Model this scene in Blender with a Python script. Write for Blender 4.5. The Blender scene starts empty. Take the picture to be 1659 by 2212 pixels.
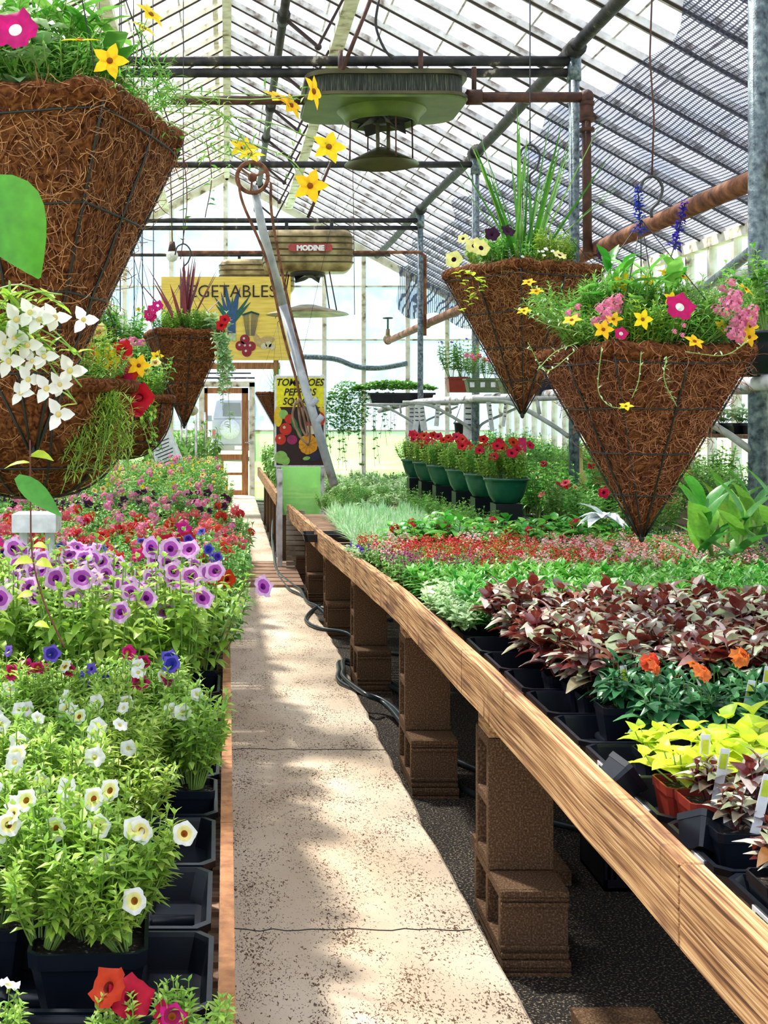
import bpy, math, random
from mathutils import Vector, Matrix, Euler
# ---------------------------------------------------------------- camera, sky, sun, exposure
F = 2700.0; CH = 1.55; VX, VY = 490.0, 890.0      # focal length in px, eye height, vanishing point
sc = bpy.context.scene
cam_data = bpy.data.cameras.new('camera'); cam = bpy.data.objects.new('camera', cam_data)
sc.collection.objects.link(cam); sc.camera = cam
cam.location = (0, 0, CH); cam.rotation_euler = (math.pi/2, 0, 0)
cam_data.sensor_fit = 'VERTICAL'; cam_data.sensor_height = 36; cam_data.lens = F/2212*36
cam_data.shift_x = (829.5-VX)/2212; cam_data.shift_y = -(1106-VY)/2212
cam_data.clip_start = 0.05; cam_data.clip_end = 400
sc.view_settings.view_transform = 'Standard'; sc.view_settings.look = 'None'
sc.view_settings.gamma = 1.0; sc.view_settings.use_curve_mapping = False
sc.view_settings.exposure = 0.62
world = bpy.data.worlds.new('sky'); sc.world = world; world.use_nodes = True
wn = world.node_tree.nodes; wl = world.node_tree.links
bg = wn['Background']; bg.inputs[1].default_value = 1.05
tc = wn.new('ShaderNodeTexCoord'); mp = wn.new('ShaderNodeMapping'); mp.inputs['Scale'].default_value = (1.5, 1.5, 3.0)
nz = wn.new('ShaderNodeTexNoise'); nz.inputs['Scale'].default_value = 2.2; nz.inputs['Detail'].default_value = 6
cr = wn.new('ShaderNodeValToRGB')
cr.color_ramp.elements[0].position = 0.38; cr.color_ramp.elements[0].color = (0.52, 0.64, 0.98, 1)
cr.color_ramp.elements[1].position = 0.62; cr.color_ramp.elements[1].color = (0.92, 0.95, 1.0, 1)
wl.new(tc.outputs['Generated'], mp.inputs[0]); wl.new(mp.outputs[0], nz.inputs['Vector'])
wl.new(nz.outputs['Fac'], cr.inputs[0]); wl.new(cr.outputs[0], bg.inputs[0])
sd = bpy.data.lights.new('sun', 'SUN'); sd.energy = 10.0; sd.angle = math.radians(5); sd.color = (1, 0.95, 0.86)
sun = bpy.data.objects.new('sun', sd); sc.collection.objects.link(sun)
sun.rotation_euler = Vector((0.30, -0.42, -0.86)).to_track_quat('-Z', 'Y').to_euler()
sun.location = (-3, 5, 12)
try: sc.cycles.transparent_max_bounces = 24; sc.cycles.max_bounces = 8
except Exception: pass
# ---------------------------------------------------------------- helpers
R = random.Random(7)
def V(*a): return Vector(a)
def P(px, py, Y): return Vector(((px-VX)*Y/F, Y, CH-(py-VY)*Y/F))
class MB:
    def __init__(s): s.v = []; s.f = []; s.m = []; s.sm = []
    def add(s, vs, fs, mi=0, smooth=False):
        o = len(s.v); s.v.extend([tuple(p) for p in vs])
        for f in fs: s.f.append(tuple(i+o for i in f)); s.m.append(mi); s.sm.append(smooth)
    def box(s, c, d, mi=0, rot=None, taper=1.0):
        x, y, z = d[0]/2, d[1]/2, d[2]/2; vs = []
        for k in (-1, 1):
            t = taper if k < 0 else 1.0
            for a, b in ((-1,-1),(1,-1),(1,1),(-1,1)): vs.append(Vector((a*x*t, b*y*t, k*z)))
        if rot is not None: vs = [rot @ p for p in vs]
        vs = [p+Vector(c) for p in vs]
        s.add(vs, [(3,2,1,0),(4,5,6,7),(0,1,5,4),(1,2,6,5),(2,3,7,6),(3,0,4,7)], mi)
    def box2(s, a, b, mi=0):
        s.box([(a[i]+b[i])/2 for i in range(3)], [abs(b[i]-a[i]) for i in range(3)], mi)
    def beam(s, a, b, w, h, mi=0, up=(0,0,1)):
        a = Vector(a); b = Vector(b); d = (b-a).normalized(); side = d.cross(Vector(up)).normalized(); u = side.cross(d)
        vs = [p+side*i*w/2+u*j*h/2 for p in (a, b) for i, j in ((-1,-1),(1,-1),(1,1),(-1,1))]
        s.add(vs, [(0,1,2,3),(7,6,5,4),(0,4,5,1),(1,5,6,2),(2,6,7,3),(3,7,4,0)], mi)
    def tube(s, pts, r, mi=0, n=8, caps=True, smooth=True):
        pts = [Vector(p) for p in pts]; m = len(pts)
        rr = r if isinstance(r, (list, tuple)) else [r]*m
        d0 = (pts[1]-pts[0]).normalized()
        u = d0.cross(Vector((0,0,1)));  u = u if u.length > 1e-3 else d0.cross(Vector((1,0,0))); u.normalize()
        vs = []
        for i, p in enumerate(pts):
            d = (pts[min(i+1,m-1)]-pts[max(i-1,0)])
            d = d.normalized() if d.length > 1e-9 else d0
            u = u-d*u.dot(d); u.normalize(); w = d.cross(u)
            for k in range(n):
                a = 2*math.pi*k/n; vs.append(p+(u*math.cos(a)+w*math.sin(a))*rr[i])
        fs = [(i*n+k, i*n+(k+1)%n, (i+1)*n+(k+1)%n, (i+1)*n+k) for i in range(m-1) for k in range(n)]
        if caps and n > 2: fs += [tuple(range(n))[::-1], tuple((m-1)*n+k for k in range(n))]
        s.add(vs, fs, mi, smooth)
    def lathe(s, c, prof, n=24, mi=0, smooth=True, rot=None, sx=1, sy=1):
        vs = []
        for r_, z in prof:
            for k in range(n):
                a = 2*math.pi*k/n; p = Vector((r_*math.cos(a)*sx, r_*math.sin(a)*sy, z))
                vs.append((rot @ p if rot is not None else p)+Vector(c))
        m = len(prof)
        s.add(vs, [(i*n+k, i*n+(k+1)%n, (i+1)*n+(k+1)%n, (i+1)*n+k) for i in range(m-1) for k in range(n)], mi, smooth)
    def disc(s, c, r, nrm=(0,-1,0), n=20, mi=0, sx=1.0, sz=1.0, ang=0.0):
        q = Vector(nrm).to_track_quat('Z', 'Y'); 
        vs = []
        for k in range(n):
            a = 2*math.pi*k/n; x, y = r*math.cos(a)*sx, r*math.sin(a)*sz
            x, y = x*math.cos(ang)-y*math.sin(ang), x*math.sin(ang)+y*math.cos(ang)
            vs.append(Vector(c)+q @ Vector((x, y, 0)))
        s.add(vs, [tuple(range(n))], mi)
    def blob(s, c, r, mi=0, n=10, rot=None):
        rx, ry, rz = r if isinstance(r, (list, tuple)) else (r, r, r)
        prof = [(math.sin(math.pi*i/(n//2+1)), -math.cos(math.pi*i/(n//2+1))) for i in range(n//2+2)]
        vs = []
        for a_, z in prof:
            for k in range(n):
                a = 2*math.pi*k/n; p = Vector((a_*math.cos(a)*rx, a_*math.sin(a)*ry, z*rz))
                vs.append((rot @ p if rot is not None else p)+Vector(c))
        m = len(prof)
        s.add(vs, [(i*n+k, i*n+(k+1)%n, (i+1)*n+(k+1)%n, (i+1)*n+k) for i in range(m-1) for k in range(n)], mi, True)
    def leaf(s, p, d, up, L, W, bend=0.4, n=3, mi=0, shape='ovate', cup=0.18):
        p = Vector(p); d = Vector(d).normalized(); up = Vector(up)
        side = d.cross(up); side = side if side.length > 1e-3 else d.cross(Vector((1,0.1,0))); side.normalize(); up = side.cross(d)
        vs = []
        for i in range(n+1):
            t = i/n
            if shape == 'ovate': w = math.sin(math.pi*min(1, (t*0.93+0.05)**0.75))
            elif shape == 'lance': w = math.sin(math.pi*min(1, t*0.94+0.04))**0.8*0.9
            elif shape == 'heart': w = [0.55, 1.0, 0.75, 0.42, 0.0][min(4, round(t*4))] if n == 4 else (1-t)**0.7+0.001
            elif shape == 'blade': w = (1-t)**0.6*0.9+0.02
            elif shape == 'round': w = math.sqrt(max(0.0, 1-(2*t-1)**2))*1.0+0.04
            c = p+d*(L*t*(1-0.25*bend*t))+up*(-bend*L*t*t*0.7)
            w = w*W/2
            vs += [c-side*w+up*cup*w*2, c-up*0.0, c+side*w+up*cup*w*2]
        fs = []
        for i in range(n):
            a = i*3; fs += [(a, a+1, a+4, a+3), (a+1, a+2, a+5, a+4)]
        s.add(vs, fs, mi, True)
    def mesh(s, name, mats):
        me = bpy.data.meshes.new(name); me.from_pydata(s.v, [], s.f)
        for m in (mats if isinstance(mats, (list, tuple)) else [mats]): me.materials.append(m)
        me.polygons.foreach_set('material_index', s.m); me.polygons.foreach_set('use_smooth', s.sm); me.update()
        return me
    def build(s, name, mats, parent=None, label=None):
        o = bpy.data.objects.new(name, s.mesh(name, mats)); sc.collection.objects.link(o)
        if parent is not None: o.parent = parent
        if label: o['label'] = label
        return o
def tag(o, label, cat, group=None, kind=None):
    if label: o['label'] = label
    if cat: o['category'] = cat
    if group: o['group'] = group
    if kind: o['kind'] = kind
    return o
def struct(o): o['kind'] = 'structure'; return o
def empty(name, loc, label, cat, group=None, rot=(0,0,0), scale=1.0):
    o = bpy.data.objects.new(name, None); sc.collection.objects.link(o)
    o.location = loc; o.rotation_euler = rot; o.scale = (scale,)*3; o.empty_display_size = 0.05
    return tag(o, label, cat, group)
def child(name, me, parent, loc=(0,0,0), rot=(0,0,0), scale=1.0, label=None):
    o = bpy.data.objects.new(name, me); sc.collection.objects.link(o); o.parent = parent
    o.location = loc; o.rotation_euler = rot; o.scale = (scale,)*3
    if label: o['label'] = label
    return o
def arc(pts, n=8):                     # Catmull-Rom through control points
    pts = [Vector(p) for p in pts]; q = [pts[0]*2-pts[1]]+pts+[pts[-1]*2-pts[-2]]; out = []
    for i in range(1, len(q)-2):
        for k in range(n):
            t = k/n; a, b, c, d = q[i-1], q[i], q[i+1], q[i+2]
            out.append(0.5*((2*b)+(c-a)*t+(2*a-5*b+4*c-d)*t*t+(3*b-a-3*c+d)*t**3))
    return out+[pts[-1]]
# ---------------------------------------------------------------- materials
def nmat(name):
    m = bpy.data.materials.new(name); m.use_nodes = True; return m, m.node_tree.nodes, m.node_tree.links, m.node_tree.nodes['Principled BSDF']
def ramp(n, stops):
    r = n.new('ShaderNodeValToRGB'); e = r.color_ramp.elements
    while len(e) < len(stops): e.new(0.5)
    for i, (p, c) in enumerate(stops): e[i].position = p; e[i].color = (*c, 1)
    return r
def texmat(name, stops, scale=8, rough=0.7, metal=0.0, detail=6, stretch=(1,1,1), bump=0.2, bscale=None, dist=0.01, spec=0.5, distort=0.0):
    m, n, l, b = nmat(name)
    t = n.new('ShaderNodeTexCoord'); mpg = n.new('ShaderNodeMapping'); mpg.inputs['Scale'].default_value = stretch
    nz = n.new('ShaderNodeTexNoise'); nz.inputs['Scale'].default_value = scale; nz.inputs['Detail'].default_value = detail; nz.inputs['Distortion'].default_value = distort
    r = ramp(n, stops)
    l.new(t.outputs['Object'], mpg.inputs[0]); l.new(mpg.outputs[0], nz.inputs['Vector']); l.new(nz.outputs['Fac'], r.inputs[0]); l.new(r.outputs[0], b.inputs['Base Color'])
    b.inputs['Roughness'].default_value = rough; b.inputs['Metallic'].default_value = metal; b.inputs['Specular IOR Level'].default_value = spec
    if bump:
        n2 = n.new('ShaderNodeTexNoise'); n2.inputs['Scale'].default_value = bscale or scale*4; n2.inputs['Detail'].default_value = 4
        l.new(mpg.outputs[0], n2.inputs['Vector'])
        bp = n.new('ShaderNodeBump'); bp.inputs['Strength'].default_value = bump; bp.inputs['Distance'].default_value = dist
        l.new(n2.outputs['Fac'], bp.inputs['Height']); l.new(bp.outputs[0], b.inputs['Normal'])
    return m
def flat(name, col, rough=0.6, metal=0.0, spec=0.5):
    m, n, l, b = nmat(name)
    nz = n.new('ShaderNodeTexNoise'); nz.inputs['Scale'].default_value = 25; nz.inputs['Detail'].default_value = 3
    t = n.new('ShaderNodeTexCoord'); l.new(t.outputs['Object'], nz.inputs['Vector'])
    c2 = tuple(x*0.72 for x in col); r = ramp(n, [(0.3, c2), (0.65, col)])
    l.new(nz.outputs['Fac'], r.inputs[0]); l.new(r.outputs[0], b.inputs['Base Color'])
    b.inputs['Roughness'].default_value = rough; b.inputs['Metallic'].default_value = metal; b.inputs['Specular IOR Level'].default_value = spec
    return m
def leafmat(name, cols, trans=0.35, rough=0.42, back=None, spec=0.5, tcol=None):
    m, n, l, b = nmat(name)
    g = n.new('ShaderNodeNewGeometry'); k = len(cols)
    r = ramp(n, [((i+0.5)/k, c) for i, c in enumerate(cols)])
    l.new(g.outputs['Random Per Island'], r.inputs[0])
    nz = n.new('ShaderNodeTexNoise'); nz.inputs['Scale'].default_value = 60; nz.inputs['Detail'].default_value = 2
    t = n.new('ShaderNodeTexCoord'); l.new(t.outputs['Object'], nz.inputs['Vector'])
    oi = n.new('ShaderNodeObjectInfo')
    hs = n.new('ShaderNodeHueSaturation'); l.new(r.outputs[0], hs.inputs['Color'])
    mr = n.new('ShaderNodeMapRange'); mr.inputs[3].default_value = 0.62; mr.inputs[4].default_value = 1.38; l.new(nz.outputs['Fac'], mr.inputs[0]); l.new(mr.outputs[0], hs.inputs['Value'])
    mh = n.new('ShaderNodeMapRange'); mh.inputs[3].default_value = 0.485; mh.inputs[4].default_value = 0.515; l.new(oi.outputs['Random'], mh.inputs[0]); l.new(mh.outputs[0], hs.inputs['Hue'])
    src = hs.outputs[0]
    if back:
        mx = n.new('ShaderNodeMixRGB'); mx.inputs[2].default_value = (*back, 1); l.new(g.outputs['Backfacing'], mx.inputs[0]); l.new(src, mx.inputs[1]); src = mx.outputs[0]
    l.new(src, b.inputs['Base Color']); b.inputs['Roughness'].default_value = rough; b.inputs['Specular IOR Level'].default_value = spec
    tr = n.new('ShaderNodeBsdfTranslucent')
    if tcol: tr.inputs[0].default_value = (*tcol, 1)
    else: l.new(src, tr.inputs[0])
    ms = n.new('ShaderNodeMixShader'); ms.inputs[0].default_value = trans
    l.new(b.outputs[0], ms.inputs[1]); l.new(tr.outputs[0], ms.inputs[2]); l.new(ms.outputs[0], n['Material Output'].inputs[0])
    return m
def glassmat(name, tint, opac=0.12, dif=(0.8,0.85,0.85), gl=0.06, streak=True):
    m, n, l, b = nmat(name); n.remove(b)
    tp = n.new('ShaderNodeBsdfTransparent'); tp.inputs[0].default_value = (*tint, 1)
    gs = n.new('ShaderNodeBsdfGlossy'); gs.inputs['Roughness'].default_value = 0.08
    tl = n.new('ShaderNodeBsdfTranslucent'); tl.inputs[0].default_value = (*dif, 1)
    df = n.new('ShaderNodeBsdfDiffuse'); df.inputs[0].default_value = (*dif, 1)
    m0 = n.new('ShaderNodeMixShader'); m0.inputs[0].default_value = 0.7; l.new(df.outputs[0], m0.inputs[1]); l.new(tl.outputs[0], m0.inputs[2])
    m1 = n.new('ShaderNodeMixShader'); l.new(tp.outputs[0], m1.inputs[1]); l.new(m0.outputs[0], m1.inputs[2])
    if streak:
        nz = n.new('ShaderNodeTexNoise'); nz.inputs['Scale'].default_value = 2.0; nz.inputs['Detail'].default_value = 7
        t = n.new('ShaderNodeTexCoord'); l.new(t.outputs['Object'], nz.inputs['Vector'])
        mr = n.new('ShaderNodeMapRange'); mr.inputs[1].default_value = 0.35; mr.inputs[2].default_value = 0.7
        mr.inputs[3].default_value = opac*0.3; mr.inputs[4].default_value = min(0.95, opac*1.7); l.new(nz.outputs['Fac'], mr.inputs[0]); l.new(mr.outputs[0], m1.inputs[0])
    else: m1.inputs[0].default_value = opac
    m2 = n.new('ShaderNodeMixShader'); m2.inputs[0].default_value = gl; l.new(m1.outputs[0], m2.inputs[1]); l.new(gs.outputs[0], m2.inputs[2])
    l.new(m2.outputs[0], n['Material Output'].inputs[0]); return m
M = {}
M['coir'] = texmat('coir', [(0.34,(0.03,0.008,0.003)),(0.5,(0.10,0.033,0.01)),(0.68,(0.22,0.085,0.028))], scale=38, rough=0.95, bump=0.9, bscale=120, dist=0.006, spec=0.1, distort=2.5)
M['fibre'] = leafmat('coir_fibre', [(0.10,0.03,0.01),(0.25,0.10,0.035),(0.45,0.22,0.09)], 0.1, 0.8)
M['wire'] = flat('green_black_wire', (0.005,0.012,0.010), 0.5)
M['darkwire'] = flat('dark_wire', (0.02,0.02,0.022), 0.5)
M['pipe'] = texmat('galvanised_pipe', [(0.3,(0.03,0.045,0.06)),(0.5,(0.13,0.18,0.21)),(0.7,(0.28,0.34,0.36))], scale=30, rough=0.5, metal=0.35, bump=0.3)
M['oldpipe'] = texmat('dark_stained_pipe', [(0.35,(0.008,0.008,0.012)),(0.55,(0.03,0.03,0.034)),(0.66,(0.07,0.055,0.04)),(0.72,(0.45,0.42,0.36))], scale=9, rough=0.6, metal=0.2, bump=0.4)
M['rust'] = texmat('rusty_pipe', [(0.3,(0.06,0.018,0.01)),(0.5,(0.17,0.058,0.025)),(0.7,(0.3,0.13,0.06))], scale=14, rough=0.8, bump=0.4)
M['darkrust'] = texmat('dark_rust', [(0.3,(0.03,0.01,0.008)),(0.7,(0.1,0.035,0.022))], scale=14, rough=0.7, bump=0.4)
M['pole'] = texmat('weathered_aluminium_pole', [(0.3,(0.28,0.31,0.34)),(0.6,(0.5,0.53,0.56)),(0.75,(0.2,0.16,0.12))], scale=6, rough=0.5, metal=0.2, bump=0.2)
M['cream'] = texmat('peeling_cream_paint', [(0.3,(0.16,0.12,0.06)),(0.42,(0.65,0.62,0.48)),(0.6,(0.85,0.84,0.74))], scale=7, rough=0.8, bump=0.3, stretch=(1,1,1))
M['sash'] = texmat('weathered_sash_wood', [(0.34,(0.2,0.16,0.14)),(0.45,(0.55,0.54,0.55)),(0.62,(0.75,0.75,0.78))], scale=8, rough=0.8, bump=0.3)
M['capdark'] = flat('dark_bar_cap', (0.035,0.015,0.018), 0.6)
M['wood'] = texmat('rough_sawn_board', [(0.3,(0.13,0.05,0.015)),(0.46,(0.4,0.2,0.075)),(0.58,(0.62,0.36,0.16)),(0.75,(0.76,0.52,0.28))], scale=9, rough=0.75, stretch=(9,0.9,9), bump=0.5, bscale=12, distort=1.2)
M['slat'] = texmat('weathered_slats', [(0.3,(0.12,0.06,0.035)),(0.6,(0.4,0.25,0.16))], scale=8, rough=0.9, stretch=(1,8,1), bump=0.4)
M['doorwood'] = texmat('orange_stained_wood', [(0.3,(0.22,0.075,0.02)),(0.7,(0.48,0.21,0.075))], scale=10, rough=0.6, stretch=(4,4,0.6), bump=0.2)
M['block'] = texmat('concrete_block', [(0.3,(0.075,0.04,0.022)),(0.5,(0.13,0.075,0.042)),(0.68,(0.27,0.18,0.11))], scale=170, rough=0.95, bump=0.9, bscale=300, dist=0.004, spec=0.1)
M['black'] = texmat('black_tray_plastic', [(0.3,(0.003,0.004,0.007)),(0.7,(0.006,0.009,0.016))], scale=6, rough=0.3, bump=0.05, spec=0.4)
M['redpot'] = flat('terracotta_red_plastic', (0.32,0.035,0.02), 0.4)
M['greenpot'] = flat('dark_green_plastic', (0.006,0.085,0.045), 0.22)
M['olivepot'] = flat('olive_plastic', (0.12,0.19,0.08), 0.5)
M['soil'] = texmat('potting_soil', [(0.35,(0.012,0.008,0.006)),(0.6,(0.05,0.033,0.022)),(0.72,(0.5,0.45,0.38))], scale=90, rough=1.0, bump=0.8, detail=3)
M['white'] = flat('white_plastic', (0.85,0.87,0.88), 0.4)
M['label'] = flat('white_label', (0.86,0.88,0.92), 0.5)
M['ink'] = flat('black_ink', (0.015,0.015,0.02), 0.6)
M['yellow'] = texmat('yellow_painted_board', [(0.3,(0.72,0.5,0.07)),(0.6,(0.9,0.68,0.14))], scale=5, rough=0.6, stretch=(0.5,1,6), bump=0.1)
M['lemon'] = flat('lemon_yellow_print', (0.98,0.9,0.0), 0.4)
M['magentatag'] = flat('magenta_card', (0.9,0.01,0.15), 0.5)
M['tan'] = texmat('bronze_painted_metal', [(0.35,(0.12,0.085,0.03)),(0.55,(0.34,0.26,0.12)),(0.7,(0.5,0.41,0.22))], scale=5, rough=0.4, metal=0.35, bump=0.1)
M['hgreen'] = texmat('faded_green_enamel', [(0.3,(0.045,0.08,0.01)),(0.6,(0.10,0.16,0.022))], scale=4, rough=0.45, bump=0.1)
M['olive'] = texmat('olive_metal', [(0.3,(0.03,0.028,0.01)),(0.6,(0.09,0.08,0.03))], scale=6, rough=0.35, metal=0.4, bump=0.1)
M['fins'] = texmat('dark_coil_fins', [(0.4,(0.008,0.01,0.01)),(0.56,(0.04,0.05,0.035)),(0.66,(0.18,0.19,0.13))], scale=14, rough=0.6, stretch=(14,14,0.5), bump=0.8)
M['plate'] = flat('red_badge', (0.4,0.05,0.045), 0.4)
M['hose'] = flat('black_hose', (0.03,0.045,0.05), 0.3)
M['screen'] = flat('grey_bracket', (0.5,0.52,0.5), 0.5)
M['bulb'] = flat('white_bulb_glass', (0.85,0.85,0.8), 0.15)
M['stem'] = flat('green_stem', (0.22,0.38,0.07), 0.5)
M['redstem'] = flat('red_stem', (0.16,0.03,0.03), 0.5)
M['corr'] = texmat('corrugated_metal', [(0.35,(0.2,0.16,0.1)),(0.6,(0.42,0.38,0.3))], scale=6, rough=0.7, metal=0.2)
M['glass'] = glassmat('greenhouse_glass', (0.93,0.97,1.0), 0.16)
M['roofglass'] = glassmat('roof_glass', (0.97,0.98,1.0), 0.42, (0.9,0.91,0.95))
M['hazeglass'] = glassmat('end_wall_glass', (0.70,0.90,0.95), 0.42, (0.62,0.84,0.88))
M['algae'] = glassmat('algae_green_panel', (0.6,0.85,0.5), 0.85, (0.42,0.72,0.34))
m, n, l, b = nmat('sawn_edge_board'); t = n.new('ShaderNodeTexCoord')
def tex_(kind, st, sc_, det=5, dis=0.0):
    mpg = n.new('ShaderNodeMapping'); mpg.inputs['Scale'].default_value = st; l.new(t.outputs['Object'], mpg.inputs[0]); q = n.new(kind); q.inputs['Scale'].default_value = sc_
    if kind.endswith('Noise'): q.inputs['Detail'].default_value = det; q.inputs['Distortion'].default_value = dis
    l.new(mpg.outputs[0], q.inputs['Vector']); return q
g1 = tex_('ShaderNodeTexNoise', (16,0.22,16), 11, 8, 0.0); g2 = tex_('ShaderNodeTexNoise', (4,0.9,4), 3, 3, 0.5); g3 = tex_('ShaderNodeTexNoise', (2,22,2), 1.3, 3, 0.5); g4 = tex_('ShaderNodeTexNoise', (1,1,1), 2.2, 2)
r1 = ramp(n, [(0.34,(0.10,0.035,0.01)),(0.45,(0.33,0.15,0.05)),(0.56,(0.58,0.33,0.14)),(0.7,(0.75,0.5,0.26))]); l.new(g1.outputs['Fac'], r1.inputs[0])
r2 = ramp(n, [(0.30,(0.25,0.14,0.08)),(0.42,(1,1,1))]); l.new(g2.outputs['Fac'], r2.inputs[0])
r3 = ramp(n, [(0.36,(0.3,0.18,0.1)),(0.43,(1,1,1))]); l.new(g3.outputs['Fac'], r3.inputs[0])
x1 = n.new('ShaderNodeMixRGB'); x1.blend_type = 'MULTIPLY'; x1.inputs[0].default_value = 0.75; l.new(r1.outputs[0], x1.inputs[1]); l.new(r2.outputs[0], x1.inputs[2])
mk = ramp(n, [(0.5,(0,0,0)),(0.6,(1,1,1))]); l.new(g4.outputs['Fac'], mk.inputs[0])
x2 = n.new('ShaderNodeMixRGB'); x2.blend_type = 'MULTIPLY'; l.new(mk.outputs[0], x2.inputs[0]); l.new(x1.outputs[0], x2.inputs[1]); l.new(r3.outputs[0], x2.inputs[2]); l.new(x2.outputs[0], b.inputs['Base Color'])
b.inputs['Roughness'].default_value = 0.75; bp = n.new('ShaderNodeBump'); bp.inputs['Strength'].default_value = 0.6; bp.inputs['Distance'].default_value = 0.004; l.new(g1.outputs['Fac'], bp.inputs['Height']); l.new(bp.outputs[0], b.inputs['Normal'])
M['board'] = m
M['darkleaf'] = leafmat('rich_green_leaf', [(0.04,0.26,0.02),(0.06,0.32,0.03)], 0.25, 0.4)
# greens
M['lime'] = leafmat('yellow_green_leaf', [(0.30,0.52,0.05),(0.42,0.62,0.08),(0.2,0.42,0.05),(0.55,0.7,0.16)])
M['mid'] = leafmat('mid_green_leaf', [(0.10,0.34,0.04),(0.2,0.46,0.07),(0.3,0.56,0.12),(0.07,0.25,0.035)])
M['emer'] = leafmat('emerald_leaf', [(0.07,0.34,0.03),(0.17,0.5,0.07),(0.32,0.64,0.13),(0.04,0.22,0.02)], rough=0.35)
M['deep'] = leafmat('deep_green_leaf', [(0.015,0.1,0.03),(0.03,0.17,0.05),(0.08,0.26,0.09)], 0.2, 0.3)
M['silver'] = leafmat('silvery_green_leaf', [(0.42,0.74,0.36),(0.65,0.88,0.56),(0.22,0.58,0.18),(0.85,0.95,0.78)], 0.3)
M['pale'] = leafmat('pale_green_leaf', [(0.45,0.66,0.33),(0.62,0.78,0.5),(0.28,0.52,0.2)], 0.35)
M['vine'] = leafmat('chartreuse_leaf', [(0.62,0.78,0.04),(0.78,0.88,0.09),(0.45,0.68,0.05)], 0.45)
M['coleus'] = leafmat('purple_bronze_leaf', [(0.09,0.012,0.018),(0.2,0.05,0.02),(0.55,0.42,0.38),(0.32,0.42,0.2),(0.7,0.62,0.56),(0.06,0.01,0.018),(0.45,0.56,0.32),(0.24,0.1,0.03)], 0.2, 0.24, back=(0.22,0.03,0.02), spec=0.8)  # palest leaf tints put white glare into the colour
M['coleus2'] = leafmat('purple_green_leaf', [(0.08,0.012,0.02),(0.3,0.38,0.2),(0.5,0.56,0.38),(0.17,0.035,0.02),(0.1,0.015,0.03),(0.65,0.66,0.55)], 0.2, 0.24, back=(0.2,0.035,0.02), spec=0.8)  # pale tint here is glare painted into the leaf colour too
M['cordy'] = leafmat('burgundy_blade', [(0.13,0.02,0.025),(0.22,0.05,0.05)], 0.2)
M['grass'] = leafmat('spike_blade', [(0.05,0.2,0.02),(0.2,0.42,0.06)], 0.3)
M['dry'] = leafmat('dried_leaf', [(0.3,0.12,0.04),(0.42,0.2,0.08)], 0.3)
# petals
def petal(name, c, c2=None, trans=0.35): M[name] = leafmat(name, [c, c2 or tuple(x*0.85 for x in c)], trans, 0.5, spec=0.2)
petal('lav', (0.78,0.40,0.78), (0.86,0.55,0.86)); petal('lavthroat', (0.16,0.005,0.2)); petal('lavmid', (0.5,0.1,0.52))
petal('red', (0.42,0.004,0.012), (0.55,0.006,0.02)); petal('darkred', (0.16,0.002,0.01)); petal('magenta', (0.62,0.008,0.17)); petal('magmid', (0.3,0.003,0.05))
petal('whitep', (0.9,0.9,0.86)); petal('palemid', (0.8,0.7,0.25)); petal('yellowp', (0.95,0.68,0.01), (0.85,0.55,0.01)); petal('orangec', (0.35,0.12,0.01))
petal('creamp', (0.9,0.85,0.3)); petal('blackp', (0.02,0.004,0.015), (0.04,0.008,0.03)); petal('violet', (0.16,0.1,0.6)); petal('blue', (0.03,0.02,0.3))
petal('pink', (0.85,0.28,0.45)); petal('pinklt', (0.9,0.55,0.58)); petal('coral', (0.8,0.14,0.16)); petal('scarlet', (0.62,0.02,0.02)); petal('orange', (0.95,0.22,0.06)); petal('peach', (0.95,0.5,0.2))
petal('violetdk', (0.04,0.03,0.4)); petal('plum', (0.35,0.06,0.2))
# ---------------------------------------------------------------- plant and pot builders (every mesh is made once and shared by its copies)
def rdir(r, lo, hi, a=None):
    a = r.uniform(0, 2*math.pi) if a is None else a; e = math.radians(r.uniform(lo, hi))
    return Vector((math.cos(a)*math.cos(e), math.sin(a)*math.cos(e), math.sin(e)))
def bushy(seed, ns, H, spread, L, W, pairs, shape='ovate', bend=0.5, sr=0.0016, lo=-5, hi=45, start=0.25, n=3, trail=0.0, mb=None, org=(0,0,0), li=0, si=1, whorl=2):
    r = random.Random(seed); mb = mb or MB(); tips = []
    for i in range(ns):
        a = 2*math.pi*(i+r.random()*0.8)/ns; q = math.sqrt((i+0.5)/ns)*spread
        b = Vector(org)+Vector((math.cos(a), math.sin(a), 0))*q*0.3
        h = H*r.uniform(0.75, 1.1)*(1-0.25*(q/max(spread,1e-6))**2)
        e = Vector(org)+Vector((math.cos(a)*q, math.sin(a)*q, h))
        mid = (b+e)/2+Vector((math.cos(a)*q*0.15, math.sin(a)*q*0.15, h*0.05))
        pts = arc([b, mid, e], 3); mb.tube(pts, [sr*1.3-sr*0.6*k/(len(pts)-1) for k in range(len(pts))], si, 4, False)
        for k in range(pairs):
            t = start+(1-start)*k/max(1, pairs-1); j = min(len(pts)-1, int(t*(len(pts)-1))); p = pts[j]
            if j < len(pts)-1: p = p.lerp(pts[j+1], t*(len(pts)-1)-j)
            s = (0.75+0.35*math.sin(math.pi*min(1, t*0.8+0.15)))*r.uniform(0.8, 1.15)
            if k == pairs-1: s *= 0.7
            for w in range(whorl):
                d = rdir(r, lo if k < pairs-1 else 30, hi if k < pairs-1 else 75, k*2.4+a+w*2*math.pi/whorl+r.uniform(-.3,.3))
                mb.leaf(p, d, (0,0,1), L*s, W*s, bend*r.uniform(0.6,1.4), n, li, shape)
        tips.append((e, (e-mid).normalized()))
    return mb, tips
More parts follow.
